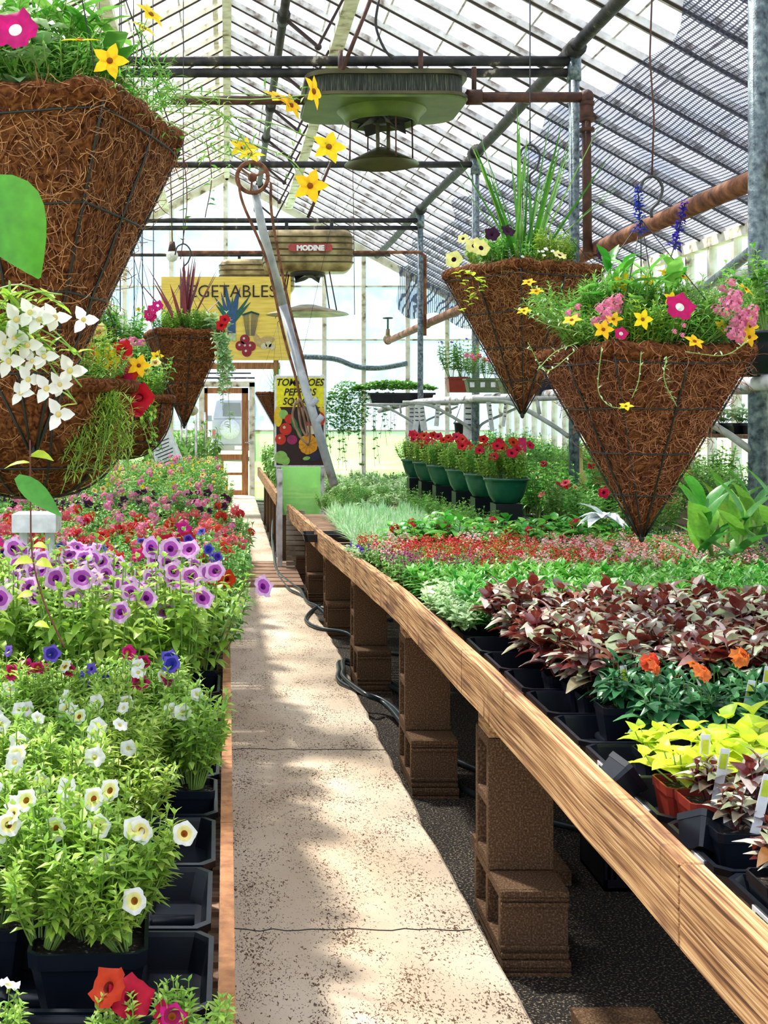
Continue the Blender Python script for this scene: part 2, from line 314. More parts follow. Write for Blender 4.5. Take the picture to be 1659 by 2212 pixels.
def tuft(seed, n, H, W, lean=35, li=0, mb=None, org=(0,0,0), base=0.01, seg=4, bend=0.5):
    r = random.Random(seed); mb = mb or MB()
    for i in range(n):
        d = rdir(r, 90-lean, 89); p = Vector(org)+Vector((r.uniform(-base,base), r.uniform(-base,base), 0))
        mb.leaf(p, d, Vector((-d.x,-d.y,1)), H*r.uniform(0.7,1.1), W, -bend*0 + bend*(1-d.z)*2, seg, li, 'blade', 0.25)
    return mb
def petunia(r_, lob=5, ruff=0.08, depth=0.45, notch=0.19):
    mb = MB(); n = 20; rings = [(0.05,-depth),(0.16,-depth*0.55),(0.27,-depth*0.2),(0.62,0.0),(1.0,0.03)]
    vs = []
    for j, (q, z) in enumerate(rings):
        for k in range(n):
            a = 2*math.pi*k/n; rr = q
            if j >= 3: rr *= 1-(notch if j == 4 else notch*0.3)*(0.5-0.5*math.cos(lob*a))*1.3; 
            zz = z+(ruff*(1.4*math.sin(lob*2*a+1)+0.8*math.sin(3*a)) *(1.0 if j == 4 else 0.3) if j >= 3 else 0)-(0.12*(j==4)*(0.5-0.5*math.cos(lob*a)))
            vs.append(Vector((rr*math.cos(a), rr*math.sin(a), zz))*r_)
    o = 0
    for j, mi in ((0,0),(1,0),(2,1),(3,2)):
        mb.f += [(j*n+k, j*n+(k+1)%n, (j+1)*n+(k+1)%n, (j+1)*n+k) for k in range(n)]; mb.m += [mi]*n; mb.sm += [True]*n
    mb.v = [tuple(v) for v in vs]
    mb.tube([(0,0,-depth*r_*1.7), (0,0,-depth*r_*0.9)], [r_*0.05, r_*0.09], 0, 6)
    return mb
def star(r_, n=5, W=0.62, cup=0.1, two=True):
    mb = MB()
    for k in range(n):
        a = 2*math.pi*k/n; mb.leaf((0,0,0), (math.cos(a), math.sin(a), 0.12), (0,0,1), r_, r_*W, 0.15, 3, 0, 'ovate', cup)
    mb.blob((0,0,r_*0.06), (r_*0.17, r_*0.17, r_*0.1), 1, 8)
    return mb
def umbel(seed, r_, n, fr):
    r = random.Random(seed); mb = MB()
    for i in range(n):
        d = rdir(r, 15, 88); c = Vector((d.x*r_, d.y*r_, d.z*r_*0.55)); q = d.to_track_quat('Z','Y')
        a0 = r.random()*6
        for k in range(5):
            a = a0+2*math.pi*k/5; mb.leaf(c, q @ Vector((math.cos(a), math.sin(a), 0.2)), d, fr, fr*0.75, 0.1, 2, 0, 'round')
    return mb
def spike(seed, H, r_, n, fr, mb=None, org=(0,0,0), mi=0):
    r = random.Random(seed); mb = mb or MB(); mb2 = mb
    for i in range(n):
        t = (i+0.5)/n; a = i*2.4; d = rdir(r, -10, 35, a); c = Vector(org)+Vector((0,0,H*t))
        q = r_*(1-0.6*t); mb2.leaf(c, d, (0,0,1), q+fr, fr, 0.5, 2, mi, 'round')
        mb2.leaf(c+d*q*0.6, rdir(r,-40,0,a+0.5), (0,0,1), fr, fr*0.8, 0.3, 2, mi, 'round')
    return mb2
def sqpot(s, h, wall=0.003, rim=0.006, rnd=0.0):      # square pot, rim top at z=0, with soil
    mb = MB(); t = 0.74
    def ring(q, z, c=0.18):
        q /= 2; k = q*c; return [Vector(p) for p in ((-q+k,-q,z),(q-k,-q,z),(q,-q+k,z),(q,q-k,z),(q-k,q,z),(-q+k,q,z),(-q,q-k,z),(-q,-q+k,z))]
    rs = [ring(s*t,-h), ring(s*0.96,-h*0.2), ring(s,-h*0.2), ring(s*1.02,0), ring(s*0.95,0), ring(s*0.93,-h*0.16)]
    vs = [p for q in rs for p in q]
    fs = [(j*8+k, j*8+(k+1)%8, (j+1)*8+(k+1)%8, (j+1)*8+k) for j in range(5) for k in range(8)]
    mb.add(vs, fs, 0); mb.add(rs[0], [tuple(range(8))[::-1]], 0); mb.add(rs[5], [tuple(range(8))], 1)
    return mb
def bowl(r_, h):                                       # round plastic bowl, rim top at z=0
    mb = MB()
    mb.lathe((0,0,0), [(0.001,-h),(r_*0.55,-h),(r_*0.6,-h*0.97),(r_*0.78,-h*0.72),(r_*0.93,-h*0.3),(r_*0.97,-0.02),(r_*1.03,-0.018),(r_*1.04,0),(r_*0.97,0.0),(r_*0.94,-0.02)], 28, 0)
    mb.lathe((0,0,0), [(r_*0.94,-0.02),(0.001,-0.012)], 28, 1)
    return mb
def tray_mesh(w, d, h, cells=0):                       # rim top at z=0, open box with lip and chamfered corners
    mb = MB(); c = 0.022
    def ring(x, y, z, k=c): x /= 2; y /= 2; return [Vector(p) for p in ((-x+k,-y,z),(x-k,-y,z),(x,-y+k,z),(x,y-k,z),(x-k,y,z),(-x+k,y,z),(-x,y-k,z),(-x,-y+k,z))]
    rs = [ring(w-0.03,d-0.03,-h), ring(w-0.008,d-0.008,-0.012), ring(w,d,-0.012), ring(w,d,0), ring(w-0.016,d-0.016,0.001), ring(w-0.02,d-0.02,-0.006), ring(w-0.04,d-0.04,-h+0.004)]
    mb.add([p for q in rs for p in q], [(j*8+k, j*8+(k+1)%8, (j+1)*8+(k+1)%8, (j+1)*8+k) for j in range(6) for k in range(8)], 0)
    mb.add(rs[0], [tuple(range(8))[::-1]], 0); mb.add(rs[6], [tuple(range(8))], 0)
    return mb
def divider_mesh(w, d, h):                             # rounded cross ribs on the tray floor
    mb = MB()
    mb.tube([(-w/2+0.03,0,-h+0.012),(w/2-0.03,0,-h+0.012)], 0.013, 0, 10)
    return mb
def cross_rib(d, h, x):
    mb = MB(); mb.tube([(x,-d/2+0.025,-h+0.010),(x,d/2-0.025,-h+0.010)], 0.012, 0, 10); 
    mb.blob((x,0,-h+0.014), (0.019,0.019,0.016), 0, 10); return mb
TR_W, TR_D, TR_H = 0.53, 0.272, 0.058
me_tray = tray_mesh(TR_W, TR_D, TR_H).mesh('tray', M['black'])
me_div = divider_mesh(TR_W, TR_D, TR_H).mesh('divider', M['black'])
me_ribs = [cross_rib(TR_D, TR_H, x).mesh('rib', M['black']) for x in (-0.15, -0.05, 0.05, 0.15)]
lb = MB(); lb.box((0,0,0), (0.002,0.085,0.026), 0)
for i in range(13): lb.box((-0.0012,-0.036+i*0.0052,0.0), (0.0012,0.0016+0.0014*(i%3),0.014), 1)
me_barcode = lb.mesh('barcode_label', [M['label'], M['ink']])
def tray(x, y, z, label, group=None, inside=False, sticker=False, yaw=0.0):
    o = empty('nursery_tray', (x, y, z), label, 'plant tray', group, (0,0,yaw)); ts_ = child('tray_shell', me_tray, o)
    if inside:
        child('divider', me_div, o)
        for q in me_ribs: child('rib', q, o)
    if sticker: child('barcode_label', me_barcode, ts_, (-TR_W/2-0.0015, -0.03, -0.018), label='white barcode sticker')
    return o
me_pot10 = sqpot(0.098, 0.085).mesh('pot', [M['black'], M['soil']])
me_pot13 = sqpot(0.125, 0.105).mesh('pot', [M['black'], M['soil']])
me_potred = sqpot(0.10, 0.09).mesh('pot', [M['redpot'], M['soil']])
me_pot20 = sqpot(0.19, 0.13).mesh('pot', [M['black'], M['soil']])
me_bigpot = bowl(0.12, 0.2).mesh('pot', [M['black'], M['soil']])
me_bowl = bowl(0.15, 0.17).mesh('bowl', [M['greenpot'], M['soil']])
tg = MB(); tg.box((0,0,0.02), (0.018,0.0012,0.11), 0); tg.box((0,-0.0009,0.05), (0.013,0.0008,0.03), 1)
me_tag = tg.mesh('plant_tag', [M['label'], M['vine']])
# foliage kinds: list of (mesh, tips)
def kinds(name, mats, k, fn):
    out = []
    for i in range(k):
        mb, tips = fn(100*len(name)+i*17+3); out.append((mb.mesh(name, mats), tips))
    return out
K = {}
K['calib'] = kinds('foliage', [M['lime'], M['stem']], 3, lambda s: bushy(s, 30, 0.20, 0.10, 0.032, 0.013, 7, 'ovate', 0.4, hi=50, n=2, whorl=3))
K['calibmid'] = kinds('foliage', [M['mid'], M['stem']], 3, lambda s: bushy(s, 30, 0.19, 0.10, 0.034, 0.015, 7, 'ovate', 0.4, hi=50, n=2, whorl=3))
K['petu'] = kinds('foliage', [M['lime'], M['stem']], 3, lambda s: bushy(s, 13, 0.36, 0.11, 0.05, 0.027, 9, 'ovate', 0.5, sr=0.0026, lo=-20, hi=35, start=0.12))
K['petumid'] = kinds('foliage', [M['mid'], M['stem']], 3, lambda s: bushy(s, 16, 0.28, 0.11, 0.042, 0.022, 8, 'ovate', 0.5, sr=0.002, lo=-10, hi=40, start=0.15))
K['leafy'] = kinds('foliage', [M['emer'], M['stem']], 3, lambda s: bushy(s, 9, 0.12, 0.06, 0.075, 0.024, 4, 'lance', 0.5, lo=10, hi=60, start=0.1))
K['palelow'] = kinds('foliage', [M['pale'], M['stem']], 2, lambda s: bushy(s, 10, 0.11, 0.07, 0.045, 0.03, 4, 'ovate', 0.5, lo=0, hi=50, start=0.2))
K['salvia'] = kinds('foliage', [M['mid'], M['redstem']], 3, lambda s: bushy(s, 9, 0.12, 0.06, 0.04, 0.02, 4, 'ovate', 0.5, lo=0, hi=45, start=0.1))
K['coleus'] = kinds('foliage', [M['coleus'], M['redstem']], 3, lambda s: bushy(s, 7, 0.15, 0.065, 0.085, 0.05, 4, 'ovate', 0.55, sr=0.0028, lo=5, hi=45, start=0.3, n=4))
K['coleus2'] = kinds('foliage', [M['coleus2'], M['redstem']], 2, lambda s: bushy(s, 7, 0.15, 0.065, 0.08, 0.048, 4, 'ovate', 0.55, sr=0.0028, lo=5, hi=45, start=0.3, n=4))
K['cross'] = kinds('foliage', [M['deep'], M['stem']], 2, lambda s: bushy(s, 6, 0.13, 0.05, 0.085, 0.034, 4, 'lance', 0.6, lo=0, hi=30, start=0.3, n=4))
K['broad'] = kinds('foliage', [M['emer'], M['redstem']], 2, lambda s: bushy(s, 8, 0.22, 0.12, 0.13, 0.085, 3, 'ovate', 0.6, sr=0.003, lo=0, hi=35, start=0.35, n=4))
K['grass'] = kinds('foliage', [M['silver']], 3, lambda s: (tuft(s, 45, 0.16, 0.011, 55, base=0.03), []))
K['fluff'] = kinds('foliage', [M['mid'], M['stem']], 3, lambda s: bushy(s, 22, 0.34, 0.18, 0.045, 0.022, 7, 'ovate', 0.4, n=2, whorl=3))
K['shrub'] = kinds('foliage', [M['emer'], M['stem']], 2, lambda s: bushy(s, 22, 0.5, 0.24, 0.075, 0.042, 7, 'ovate', 0.5, sr=0.003, n=2))
K['fluffdeep'] = kinds('foliage', [M['deep'], M['stem']], 2, lambda s: bushy(s, 20, 0.2, 0.16, 0.05, 0.026, 5, 'ovate', 0.4, n=2, whorl=3))
K['tomato'] = kinds('foliage', [M['mid'], M['stem']], 2, lambda s: bushy(s, 9, 0.62, 0.17, 0.10, 0.05, 10, 'ovate', 0.7, sr=0.004, lo=-25, hi=30, start=0.1, n=2))
K['vine'] = kinds('foliage', [M['vine'], M['stem']], 2, lambda s: bushy(s, 7, 0.10, 0.11, 0.095, 0.08, 2, 'heart', 0.45, sr=0.0025, lo=5, hi=45, start=0.45, n=4))
K['feather'] = kinds('foliage', [M['mid'], M['stem']], 2, lambda s: bushy(s, 34, 0.13, 0.17, 0.03, 0.006, 10, 'lance', 0.3, sr=0.0011, lo=-20, hi=50, n=2, whorl=3))
# blooms
B = {}
B['lav'] = petunia(0.037, notch=0.15).mesh('flower', [M['lavthroat'], M['lavmid'], M['lav']])
B['red'] = petunia(0.036, notch=0.14).mesh('flower', [M['darkred'], M['red'], M['red']])
B['mag'] = petunia(0.022).mesh('flower', [M['orangec'], M['magmid'], M['magenta']])
B['magbig'] = petunia(0.038).mesh('flower', [M['whitep'], M['magenta'], M['magenta']])
B['white'] = petunia(0.019, notch=0.12).mesh('flower', [M['palemid'], M['whitep'], M['whitep']])
B['cream'] = petunia(0.020, notch=0.12).mesh('flower', [M['orangec'], M['creamp'], M['whitep']])
B['butter'] = petunia(0.020, notch=0.12).mesh('flower', [M['blackp'], M['creamp'], M['creamp']])
B['violet'] = petunia(0.018).mesh('flower', [M['blue'], M['violet'], M['violet']])
B['blue'] = petunia(0.026).mesh('flower', [M['blue'], M['blue'], M['violet']])
B['black'] = petunia(0.028).mesh('flower', [M['blackp'], M['blackp'], M['blackp']])
B['yellow'] = star(0.030).mesh('flower', [M['yellowp'], M['orangec']])
B['yelsm'] = star(0.018, 8, 0.4).mesh('flower', [M['yellowp'], M['orangec']])
B['orange'] = umbel(5, 0.024, 14, 0.018).mesh('flower', [M['orange']])
B['coral'] = umbel(6, 0.03, 22, 0.010).mesh('flower_cluster', [M['coral']])
B['pink'] = umbel(7, 0.03, 18, 0.013).mesh('flower_cluster', [M['pink']])
B['scarlet'] = umbel(8, 0.026, 16, 0.013).mesh('flower_cluster', [M['scarlet']])
B['peach'] = petunia(0.026).mesh('flower', [M['orangec'], M['peach'], M['creamp']])
B['lob'] = star(0.014, 3, 0.7).mesh('flower', [M['whitep'], M['palemid']])
for nm, ma in (('sred','scarlet'),('spink','pinklt'),('splum','plum'),('scoral','coral')):
    for v in range(2):
        mb = MB(); rr = random.Random(v*9+len(nm))
        for i in range(7): spike(v*7+i, rr.uniform(.02,.05), 0.008, 5, 0.011, mb, (rr.uniform(-.06,.06), rr.uniform(-.06,.06), rr.uniform(0.08,0.13)))
        B[nm+str(v)] = mb.mesh('flower_spikes', [M[ma]])
def aim(d, r=R):
    d = Vector(d).normalized(); e = d.to_track_quat('Z','Y').to_euler(); return e
def plant(kind, loc, label, group, cat='plant', name='potted_plant', pot=None, bloom=None, nb=0, scale=1.0, blooms_face=0.5, seed=None, tagp=False, spikes=None, zb=0.0, pname=None):
    r = random.Random(int(loc[0]*9173)+int(loc[1]*7919)+(seed or 0)); me, tips = r.choice(K[kind])
    yaw = r.uniform(0, 6.28)
    if pot is None and not nb and not spikes:
        o = bpy.data.objects.new(name, me); sc.collection.objects.link(o); o.location = loc; o.rotation_euler = (r.uniform(-.06,.06), r.uniform(-.06,.06), yaw); o.scale = (scale,)*3
        return tag(o, label, cat, group)
    o = empty(name, loc, label, cat, group)
    child('foliage', me, o, (0,0,0), (r.uniform(-.06,.06), r.uniform(-.06,.06), yaw), scale)
    po = child('pot', pot, o, (0,0,0.006)) if pot is not None else o
    if tagp: child('plant_tag', me_tag, po, (r.uniform(-.03,.03), -0.035, 0.03), (0.1, r.uniform(-.2,.2), 0))
    if spikes: child('flower_spikes', B[spikes+str(r.randint(0,1))], o, (0,0,0), (0,0,yaw), scale)
    if nb:
        cs = r.sample(tips, min(nb, len(tips)))
        rz = Matrix.Rotation(yaw, 3, 'Z')
        for p, d in cs:
            q = rz @ (p*scale); dd = Vector((q.x*3+r.uniform(-.8,.8), q.y*3-blooms_face+r.uniform(-.4,.5), 0.62+r.uniform(-.4,.5)))
            bl = bloom if isinstance(bloom, str) else r.choice(bloom)
            child(pname or 'flower', B[bl], o, q+Vector((0,0,0.012+zb)), aim(dd), r.uniform(0.8, 1.12))
    return o
# ---------------------------------------------------------------- greenhouse shell
HP = 2.8; ZP = 4.42; RZ = 6.05; SL = 0.54; YE = 23.4; XW = 5.0; Y0 = -2.0
def roofz(x): return RZ-SL*abs(x)
ZE = roofz(XW)
mb = MB(); mb.box2((-XW, Y0, -0.14), (XW, YE+0.5, -0.10)); fl = struct(mb.build('floor', [texmat('dark_gravel', [(0.46,(0.004,0.003,0.003)),(0.56,(0.03,0.022,0.016)),(0.66,(0.38,0.3,0.2))], scale=130, rough=0.95, bump=1.0, bscale=160, dist=0.01, detail=3)]))
# concrete walkway with cracks and litter stains
m, n, l, b = nmat('old_concrete')
t = n.new('ShaderNodeTexCoord'); mpg = n.new('ShaderNodeMapping'); mpg.inputs['Scale'].default_value = (1, 0.55, 1)
l.new(t.outputs['Object'], mpg.inputs[0])
n1 = n.new('ShaderNodeTexNoise'); n1.inputs['Scale'].default_value = 1.6; n1.inputs['Detail'].default_value = 5
n2 = n.new('ShaderNodeTexNoise'); n2.inputs['Scale'].default_value = 120; n2.inputs['Detail'].default_value = 4; n2.inputs['Distortion'].default_value = 1.2
n3 = n.new('ShaderNodeTexNoise'); n3.inputs['Scale'].default_value = 7; n3.inputs['Detail'].default_value = 4
for q in (n1, n2, n3): l.new(mpg.outputs[0], q.inputs['Vector'])
r1 = ramp(n, [(0.3,(0.56,0.42,0.29)),(0.65,(0.84,0.71,0.55))]); l.new(n1.outputs['Fac'], r1.inputs[0])
ad = n.new('ShaderNodeMath'); ad.operation = 'MULTIPLY_ADD'; ad.inputs[1].default_value = 0.36; l.new(n3.outputs['Fac'], ad.inputs[0]); l.new(n2.outputs['Fac'], ad.inputs[2])
r2 = ramp(n, [(0.755,(0,0,0)),(0.80,(1,1,1))]); l.new(ad.outputs[0], r2.inputs[0])
mx = n.new('ShaderNodeMixRGB'); mx.inputs[2].default_value = (0.13,0.075,0.045,1); l.new(r2.outputs[0], mx.inputs[0]); l.new(r1.outputs[0], mx.inputs[1]); l.new(mx.outputs[0], b.inputs['Base Color'])
b.inputs['Roughness'].default_value = 0.9; b.inputs['Specular IOR Level'].default_value = 0.15
bp = n.new('ShaderNodeBump'); bp.inputs['Strength'].default_value = 0.4; bp.inputs['Distance'].default_value = 0.004; l.new(n2.outputs['Fac'], bp.inputs['Height']); l.new(bp.outputs[0], b.inputs['Normal'])
M['concrete'] = m
mb = MB(); edge = [(-2,0.86),(1.5,0.80),(3.1,0.775),(3.7,0.755),(4.6,0.73),(6.6,0.715),(8.6,0.71),(10.6,0.64),(12.0,0.6),(14,0.5),(YE,0.5)]
rr = random.Random(3); pl = []
for i in range(len(edge)-1):
    (y0, x0), (y1, x1) = edge[i], edge[i+1]; k = max(1, int((y1-y0)/0.12))
    for j in range(k): pl.append((y0+(y1-y0)*j/k, x0+(x1-x0)*j/k+rr.uniform(-.008,.008)))
pl.append((YE, 0.5)); cr_y = [3.72, 5.75, 8.1]
vs = []; fs = []
for y, x in pl: vs += [(-0.45,y,0),(x,y,0),(x+0.012,y,-0.012),(x+0.02,y,-0.13)]
for i in range(len(pl)-1):
    a = i*4; fs += [(a,a+1,a+5,a+4),(a+1,a+2,a+6,a+5),(a+2,a+3,a+7,a+6)]
mb.add(vs, fs); walk = mb.build('walkway', [M['concrete']]); tag(walk, 'worn concrete walkway slab running between the benches to the door', 'walkway'); walk['kind'] = 'structure'
for cy in (3.74, 5.74):
    c = MB(); p = [(x/20*0.79-0.02, cy+rr.uniform(-.012,.012)+0.0*x, 0.0012) for x in range(20)]; c.tube(p, 0.0016, 0, 4); c.build('crack', [M['ink']], walk)
# wooden plank strip crossing the walkway
pk = empty('plank_grate', (0.1, 12.0, 0), 'worn wooden plank strip set across the concrete walkway', 'plank walkway')
for i in range(7):
    q = MB(); q.box((0.12, -0.85+i*0.26, 0.012), (0.92, 0.21, 0.022)); q.build('plank', [M['slat']], pk)
# ceiling: glass slopes with sash bars
ce = empty('ceiling', (0,0,0), None, None); struct(ce)
for s in (-1, 1):
    q = MB(); q.add([(0,Y0,RZ+.03),(0,YE,RZ+.03),(s*XW,YE,ZE+.03),(s*XW,Y0,ZE+.03)], [(0,1,2,3)]); q.build('roof_glass', [M['roofglass']], ce)
y = 2.0
barR = MB(); 
def sash(s):
    q = MB(); q.beam((0,0,RZ),(s*XW,0,ZE), 0.05, 0.055, 0); q.beam((0,0.0,RZ-0.034),(s*XW,0.0,ZE-0.034), 0.022, 0.02, 1)
    q.beam((0,0.075,RZ+0.004),(s*XW,0.075,ZE+0.004), 0.11, 0.008, 2)
    return q
meR = sash(1).mesh('sash_bar', [M['sash'], M['capdark'], M['sash']]); meL = sash(-1).mesh('sash_bar', [M['cream'], M['capdark'], M['cream']])
meRc = sash(1).mesh('sash_bar', [M['cream'], M['capdark'], M['cream']])
y = 3.0
while y < YE-0.1:
    child('sash_bar', meR, ce, (0,y,0)); child('sash_bar', meL, ce, (0,y,0)); y += 0.56
lap = MB()
for s in (-1,1):
    for k in range(1, 10):
        x = s*XW*k/10; lap.beam((x, 3.0, roofz(x)+0.02), (x, YE, roofz(x)+0.02), 0.02, 0.006)
lap.build('glass_lap', [M['sash']], ce)
q = MB(); q.box2((-0.05, Y0, RZ-0.14), (0.05, YE, RZ+0.06)); q.box2((-0.16, Y0, RZ-0.05), (-0.1, YE, RZ+0.0)); struct(q.build('trim_1', [M['cream']]))
for i, (x, nm) in enumerate(((1.15,'trim_2'),(-1.15,'trim_3'))):        # vent headers running along the slopes
    q = MB(); q.box2((x-0.07, 5, roofz(x)-0.10), (x+0.07, YE, roofz(x)-0.02)); struct(q.build(nm, [M['cream']]))
# side walls
def side_wall(s, name):
    w = empty(name, (0,0,0), None, None); struct(w); x = s*XW
    q = MB(); q.box2((x-0.005,Y0,0.8),(x+0.005,YE,ZE)); q.build('glazing', [M['glass']], w)
    q = MB(); q.box2((x-0.03,Y0,-0.1),(x+0.03,YE,0.8)); q.build('lower_boards', [M['cream']], w)
    y = Y0
    while y < YE:
        q = MB(); q.box2((x-0.04,y-0.03,0.8),(x+0.04,y+0.03,ZE)); q.build('mullion', [M['cream']], w); y += 0.62
    q = MB(); q.box2((x-0.05,Y0,0.78),(x+0.05,YE,0.86)); q.box2((x-0.05,Y0,ZE-0.1),(x+0.05,YE,ZE)); q.build('rail', [M['cream']], w)
    q = MB(); q.box2((x-0.04,Y0,1.75),(x+0.04,YE,1.8)); q.build('rail', [M['cream']], w)
side_wall(1, 'wall_right'); side_wall(-1, 'wall_left')
# end wall with a door opening
ew = empty('wall_back', (0,0,0), None, None); struct(ew)
DX0, DX1, DZ = -0.42, 0.42, 2.0
def gable(x0, x1, zlo, name, mat):
    q = MB(); xs = sorted({x0, x1}|({0.0} if x0 < 0 < x1 else set()))
    vs = [(x, YE, zlo) for x in xs]+[(x, YE, roofz(x)) for x in xs]; k = len(xs)
    q.add(vs, [(i, i+1, k+i+1, k+i) for i in range(k-1)]); q.build(name, [mat], ew)
gable(-XW, XW, 2.9, 'upper_glazing', M['hazeglass'])
for a, b_ in ((-XW, DX0), (DX1, XW)):
    q = MB(); q.add([(a,YE,1.2),(b_,YE,1.2),(b_,YE,2.9),(a,YE,2.9)], [(0,1,2,3)]); q.build('middle_glazing', [M['hazeglass']], ew)
    q = MB(); q.add([(a,YE,-0.1),(b_,YE,-0.1),(b_,YE,1.2),(a,YE,1.2)], [(0,1,2,3)]); q.build('lower_panel', [M['algae']], ew)
q = MB(); q.add([(DX0,YE,DZ+0.05),(DX1,YE,DZ+0.05),(DX1,YE,2.9),(DX0,YE,2.9)], [(0,1,2,3)]); q.build('middle_glazing', [M['glass']], ew)
for px in (170, 270, 370, 487, 700, 785, 880, 965, 1030):
    x = (px-VX)*YE/F; z0 = -0.1 if not (DX0 < x < DX1) else DZ+0.05
    q = MB(); q.box2((x-0.04,YE-0.05,z0),(x+0.04,YE+0.03,roofz(x))); q.build('mullion', [M['cream']], ew)
for z in (1.2, 2.9, 3.9):
    xx = min(XW, (RZ-z)/SL)
    for a, b_ in (((-xx, DX0), (DX1, xx)) if z < 2 else ((-xx, xx),)):
        q = MB(); q.box2((a,YE-0.02,z-0.015),(b_,YE+0.02,z+0.015)); q.build('rail', [M['cream']], ew)
for s in (-1, 1):
    q = MB(); q.beam((0,YE-0.04,RZ-0.1),(s*XW,YE-0.04,ZE-0.1), 0.06, 0.14); q.build('rafter', [M['cream']], ew)
# old pipes fixed against the end wall (bluish outside pipe, curved)
q = MB(); q.tube(arc([P(640,770,YE-.15),P(720,775,YE-.15),P(770,792,YE-.15),P(820,795,YE-.15),P(880,785,YE-.15)],5), 0.05, 0, 8)
tag(q.build('water_pipe', [M['pipe']]), 'bluish bent water pipe crossing low on the glass end wall', 'pipe')
# door: open wooden screen door seen straight on
dr = empty('door_1', (0,0,0), None, None); struct(dr)
q = MB(); yd = YE-0.06
for a, b_ in (((-0.42,0),(-0.36,DZ)), ((0.28,0),(0.40,DZ))): q.box2((a[0],yd,a[1]),(b_[0],yd+0.05,b_[1]))
q.box2((-0.42,yd,DZ-0.1),(0.40,yd+0.05,DZ)); q.box2((-0.36,yd,0.66),(0.28,yd+0.05,0.76)); q.box2((-0.36,yd,0),(0.28,yd+0.05,0.09)); q.box2((-0.1,yd,0.37),(0.28,yd+0.05,0.42)); q.box2((-0.12,yd,0.09),(-0.06,yd+0.05,0.66))
df_ = q.build('door_frame', [M['doorwood']], dr)
q = MB(); q.box2((-0.36,yd+0.02,0.09),(0.28,yd+0.026,DZ-0.1)); q.build('pane', [glassmat('clear_pane', (0.97,0.99,1), 0.03, streak=False)], dr)
q = MB(); q.tube([(0.34,yd-0.01,0.98),(0.46,yd-0.03,0.98)], 0.012, 0); q.box2((0.44,yd-0.05,0.95),(0.5,yd-0.02,1.01)); q.build('door_handle', [M['screen']], df_)
q = MB(); q.box2((0.42,YE-0.08,0),(0.52,YE+0.03,2.1)); q.box2((-0.52,YE-0.08,0),(-0.42,YE+0.03,2.1)); q.box2((-0.52,YE-0.08,DZ+0.02),(0.52,YE+0.03,2.12)); struct(q.build('trim_4', [M['cream']]))
q = MB(); q.box2((-2.6,YE-0.1,2.17),(0.52,YE-0.04,2.2)); q.box2((-2.0,YE-0.12,2.26),(0.45,YE-0.08,2.285)); struct(q.build('trim_5', [M['oldpipe']]))
# outside: ground, white house, silver car
q = MB(); q.box2((-60,-40,-0.32),(60,90,-0.2)); struct(q.build('ground', [texmat('lawn_and_gravel', [(0.42,(0.55,0.5,0.4)),(0.55,(0.35,0.5,0.15))], scale=0.35, rough=1, bump=0.2)]))
hs = empty('house', (-4.2, 62, 0), 'pale clapboard house with a gable roof seen through the open door', 'house')
q = MB(); q.box2((-4,0,-0.2),(2.9,6,2.6)); 
for i in range(18): q.box2((-4,-0.02,-0.2+i*0.155),(2.9,0.0,-0.17+i*0.155),1)
q.build('siding', [flat('pale_siding', (0.8,0.78,0.74)), flat('siding_shadow_line', (0.55,0.53,0.5))], hs)
q = MB(); q.add([(-4.3,-0.4,2.55),(3.2,-0.4,2.55),(3.2,6.4,2.55),(-4.3,6.4,2.55),(-4.3,3,4.3),(3.2,3,4.3)], [(0,1,5,4),(3,4,5,2),(0,4,3),(1,2,5)]); q.build('roof', [flat('grey_shingle', (0.3,0.3,0.33))], hs)
# silver off-road car with a covered spare wheel
cx, cy = 0.33, 45.0
car = empty('car', (cx, cy, -0.2), 'silver boxy off-road car with covered spare wheel parked beyond the open door', 'car')
silver = texmat('silver_car_paint', [(0.3,(0.26,0.29,0.38)),(0.7,(0.36,0.39,0.5))], scale=2, rough=0.3, metal=0.3, bump=0)
def frust(x0, x1, z0, X0, X1, z1, y0, y1, yy0=None, yy1=None):
    yy0 = y0 if yy0 is None else yy0; yy1 = y1 if yy1 is None else yy1
    return [(x0,y0,z0),(x1,y0,z0),(x1,y1,z0),(x0,y1,z0),(X0,yy0,z1),(X1,yy0,z1),(X1,yy1,z1),(X0,yy1,z1)], [(3,2,1,0),(4,5,6,7),(0,1,5,4),(1,2,6,5),(2,3,7,6),(3,0,4,7)]
q = MB(); q.add(*frust(-0.85,0.85,0.55,-0.87,0.87,1.5,0,4.2)); q.add(*frust(-0.84,0.84,1.5,-0.7,0.7,2.2,0.02,3.0,0.16,2.2)); q.box2((-0.87,1.0,0.5),(0.87,3.9,0.7))
bo = q.build('body', [silver], car); bv = bo.modifiers.new('b','BEVEL'); bv.width = 0.05; bv.segments = 3; bv.limit_method = 'ANGLE'
q = MB(); q.add([(-0.48,-0.0,1.6),(0.2,-0.0,1.6),(0.16,0.11,2.08),(-0.44,0.11,2.08)], [(0,1,2,3)]); q.build('rear_window', [flat('dark_car_glass', (0.02,0.05,0.05), 0.05)], bo)
q = MB(); q.lathe((-0.22,-0.12,1.13), [(0.001,-0.1),(0.33,-0.1),(0.36,-0.06),(0.36,0.1),(0.001,0.1)], 32, 0, True, Matrix.Rotation(math.pi/2, 3, 'X')); q.build('spare_wheel_cover', [flat('white_wheel_cover', (0.5,0.52,0.62), 0.3)], car)
q = MB(); q.box2((-0.88,-0.16,0.36),(0.88,0.05,0.56)); bmp = q.build('bumper', [flat('grey_bumper', (0.22,0.22,0.2))], car)
q = MB(); q.box2((-0.05,-0.17,0.4),(0.27,-0.163,0.54)); q.build('licence_plate', [M['label']], bmp)
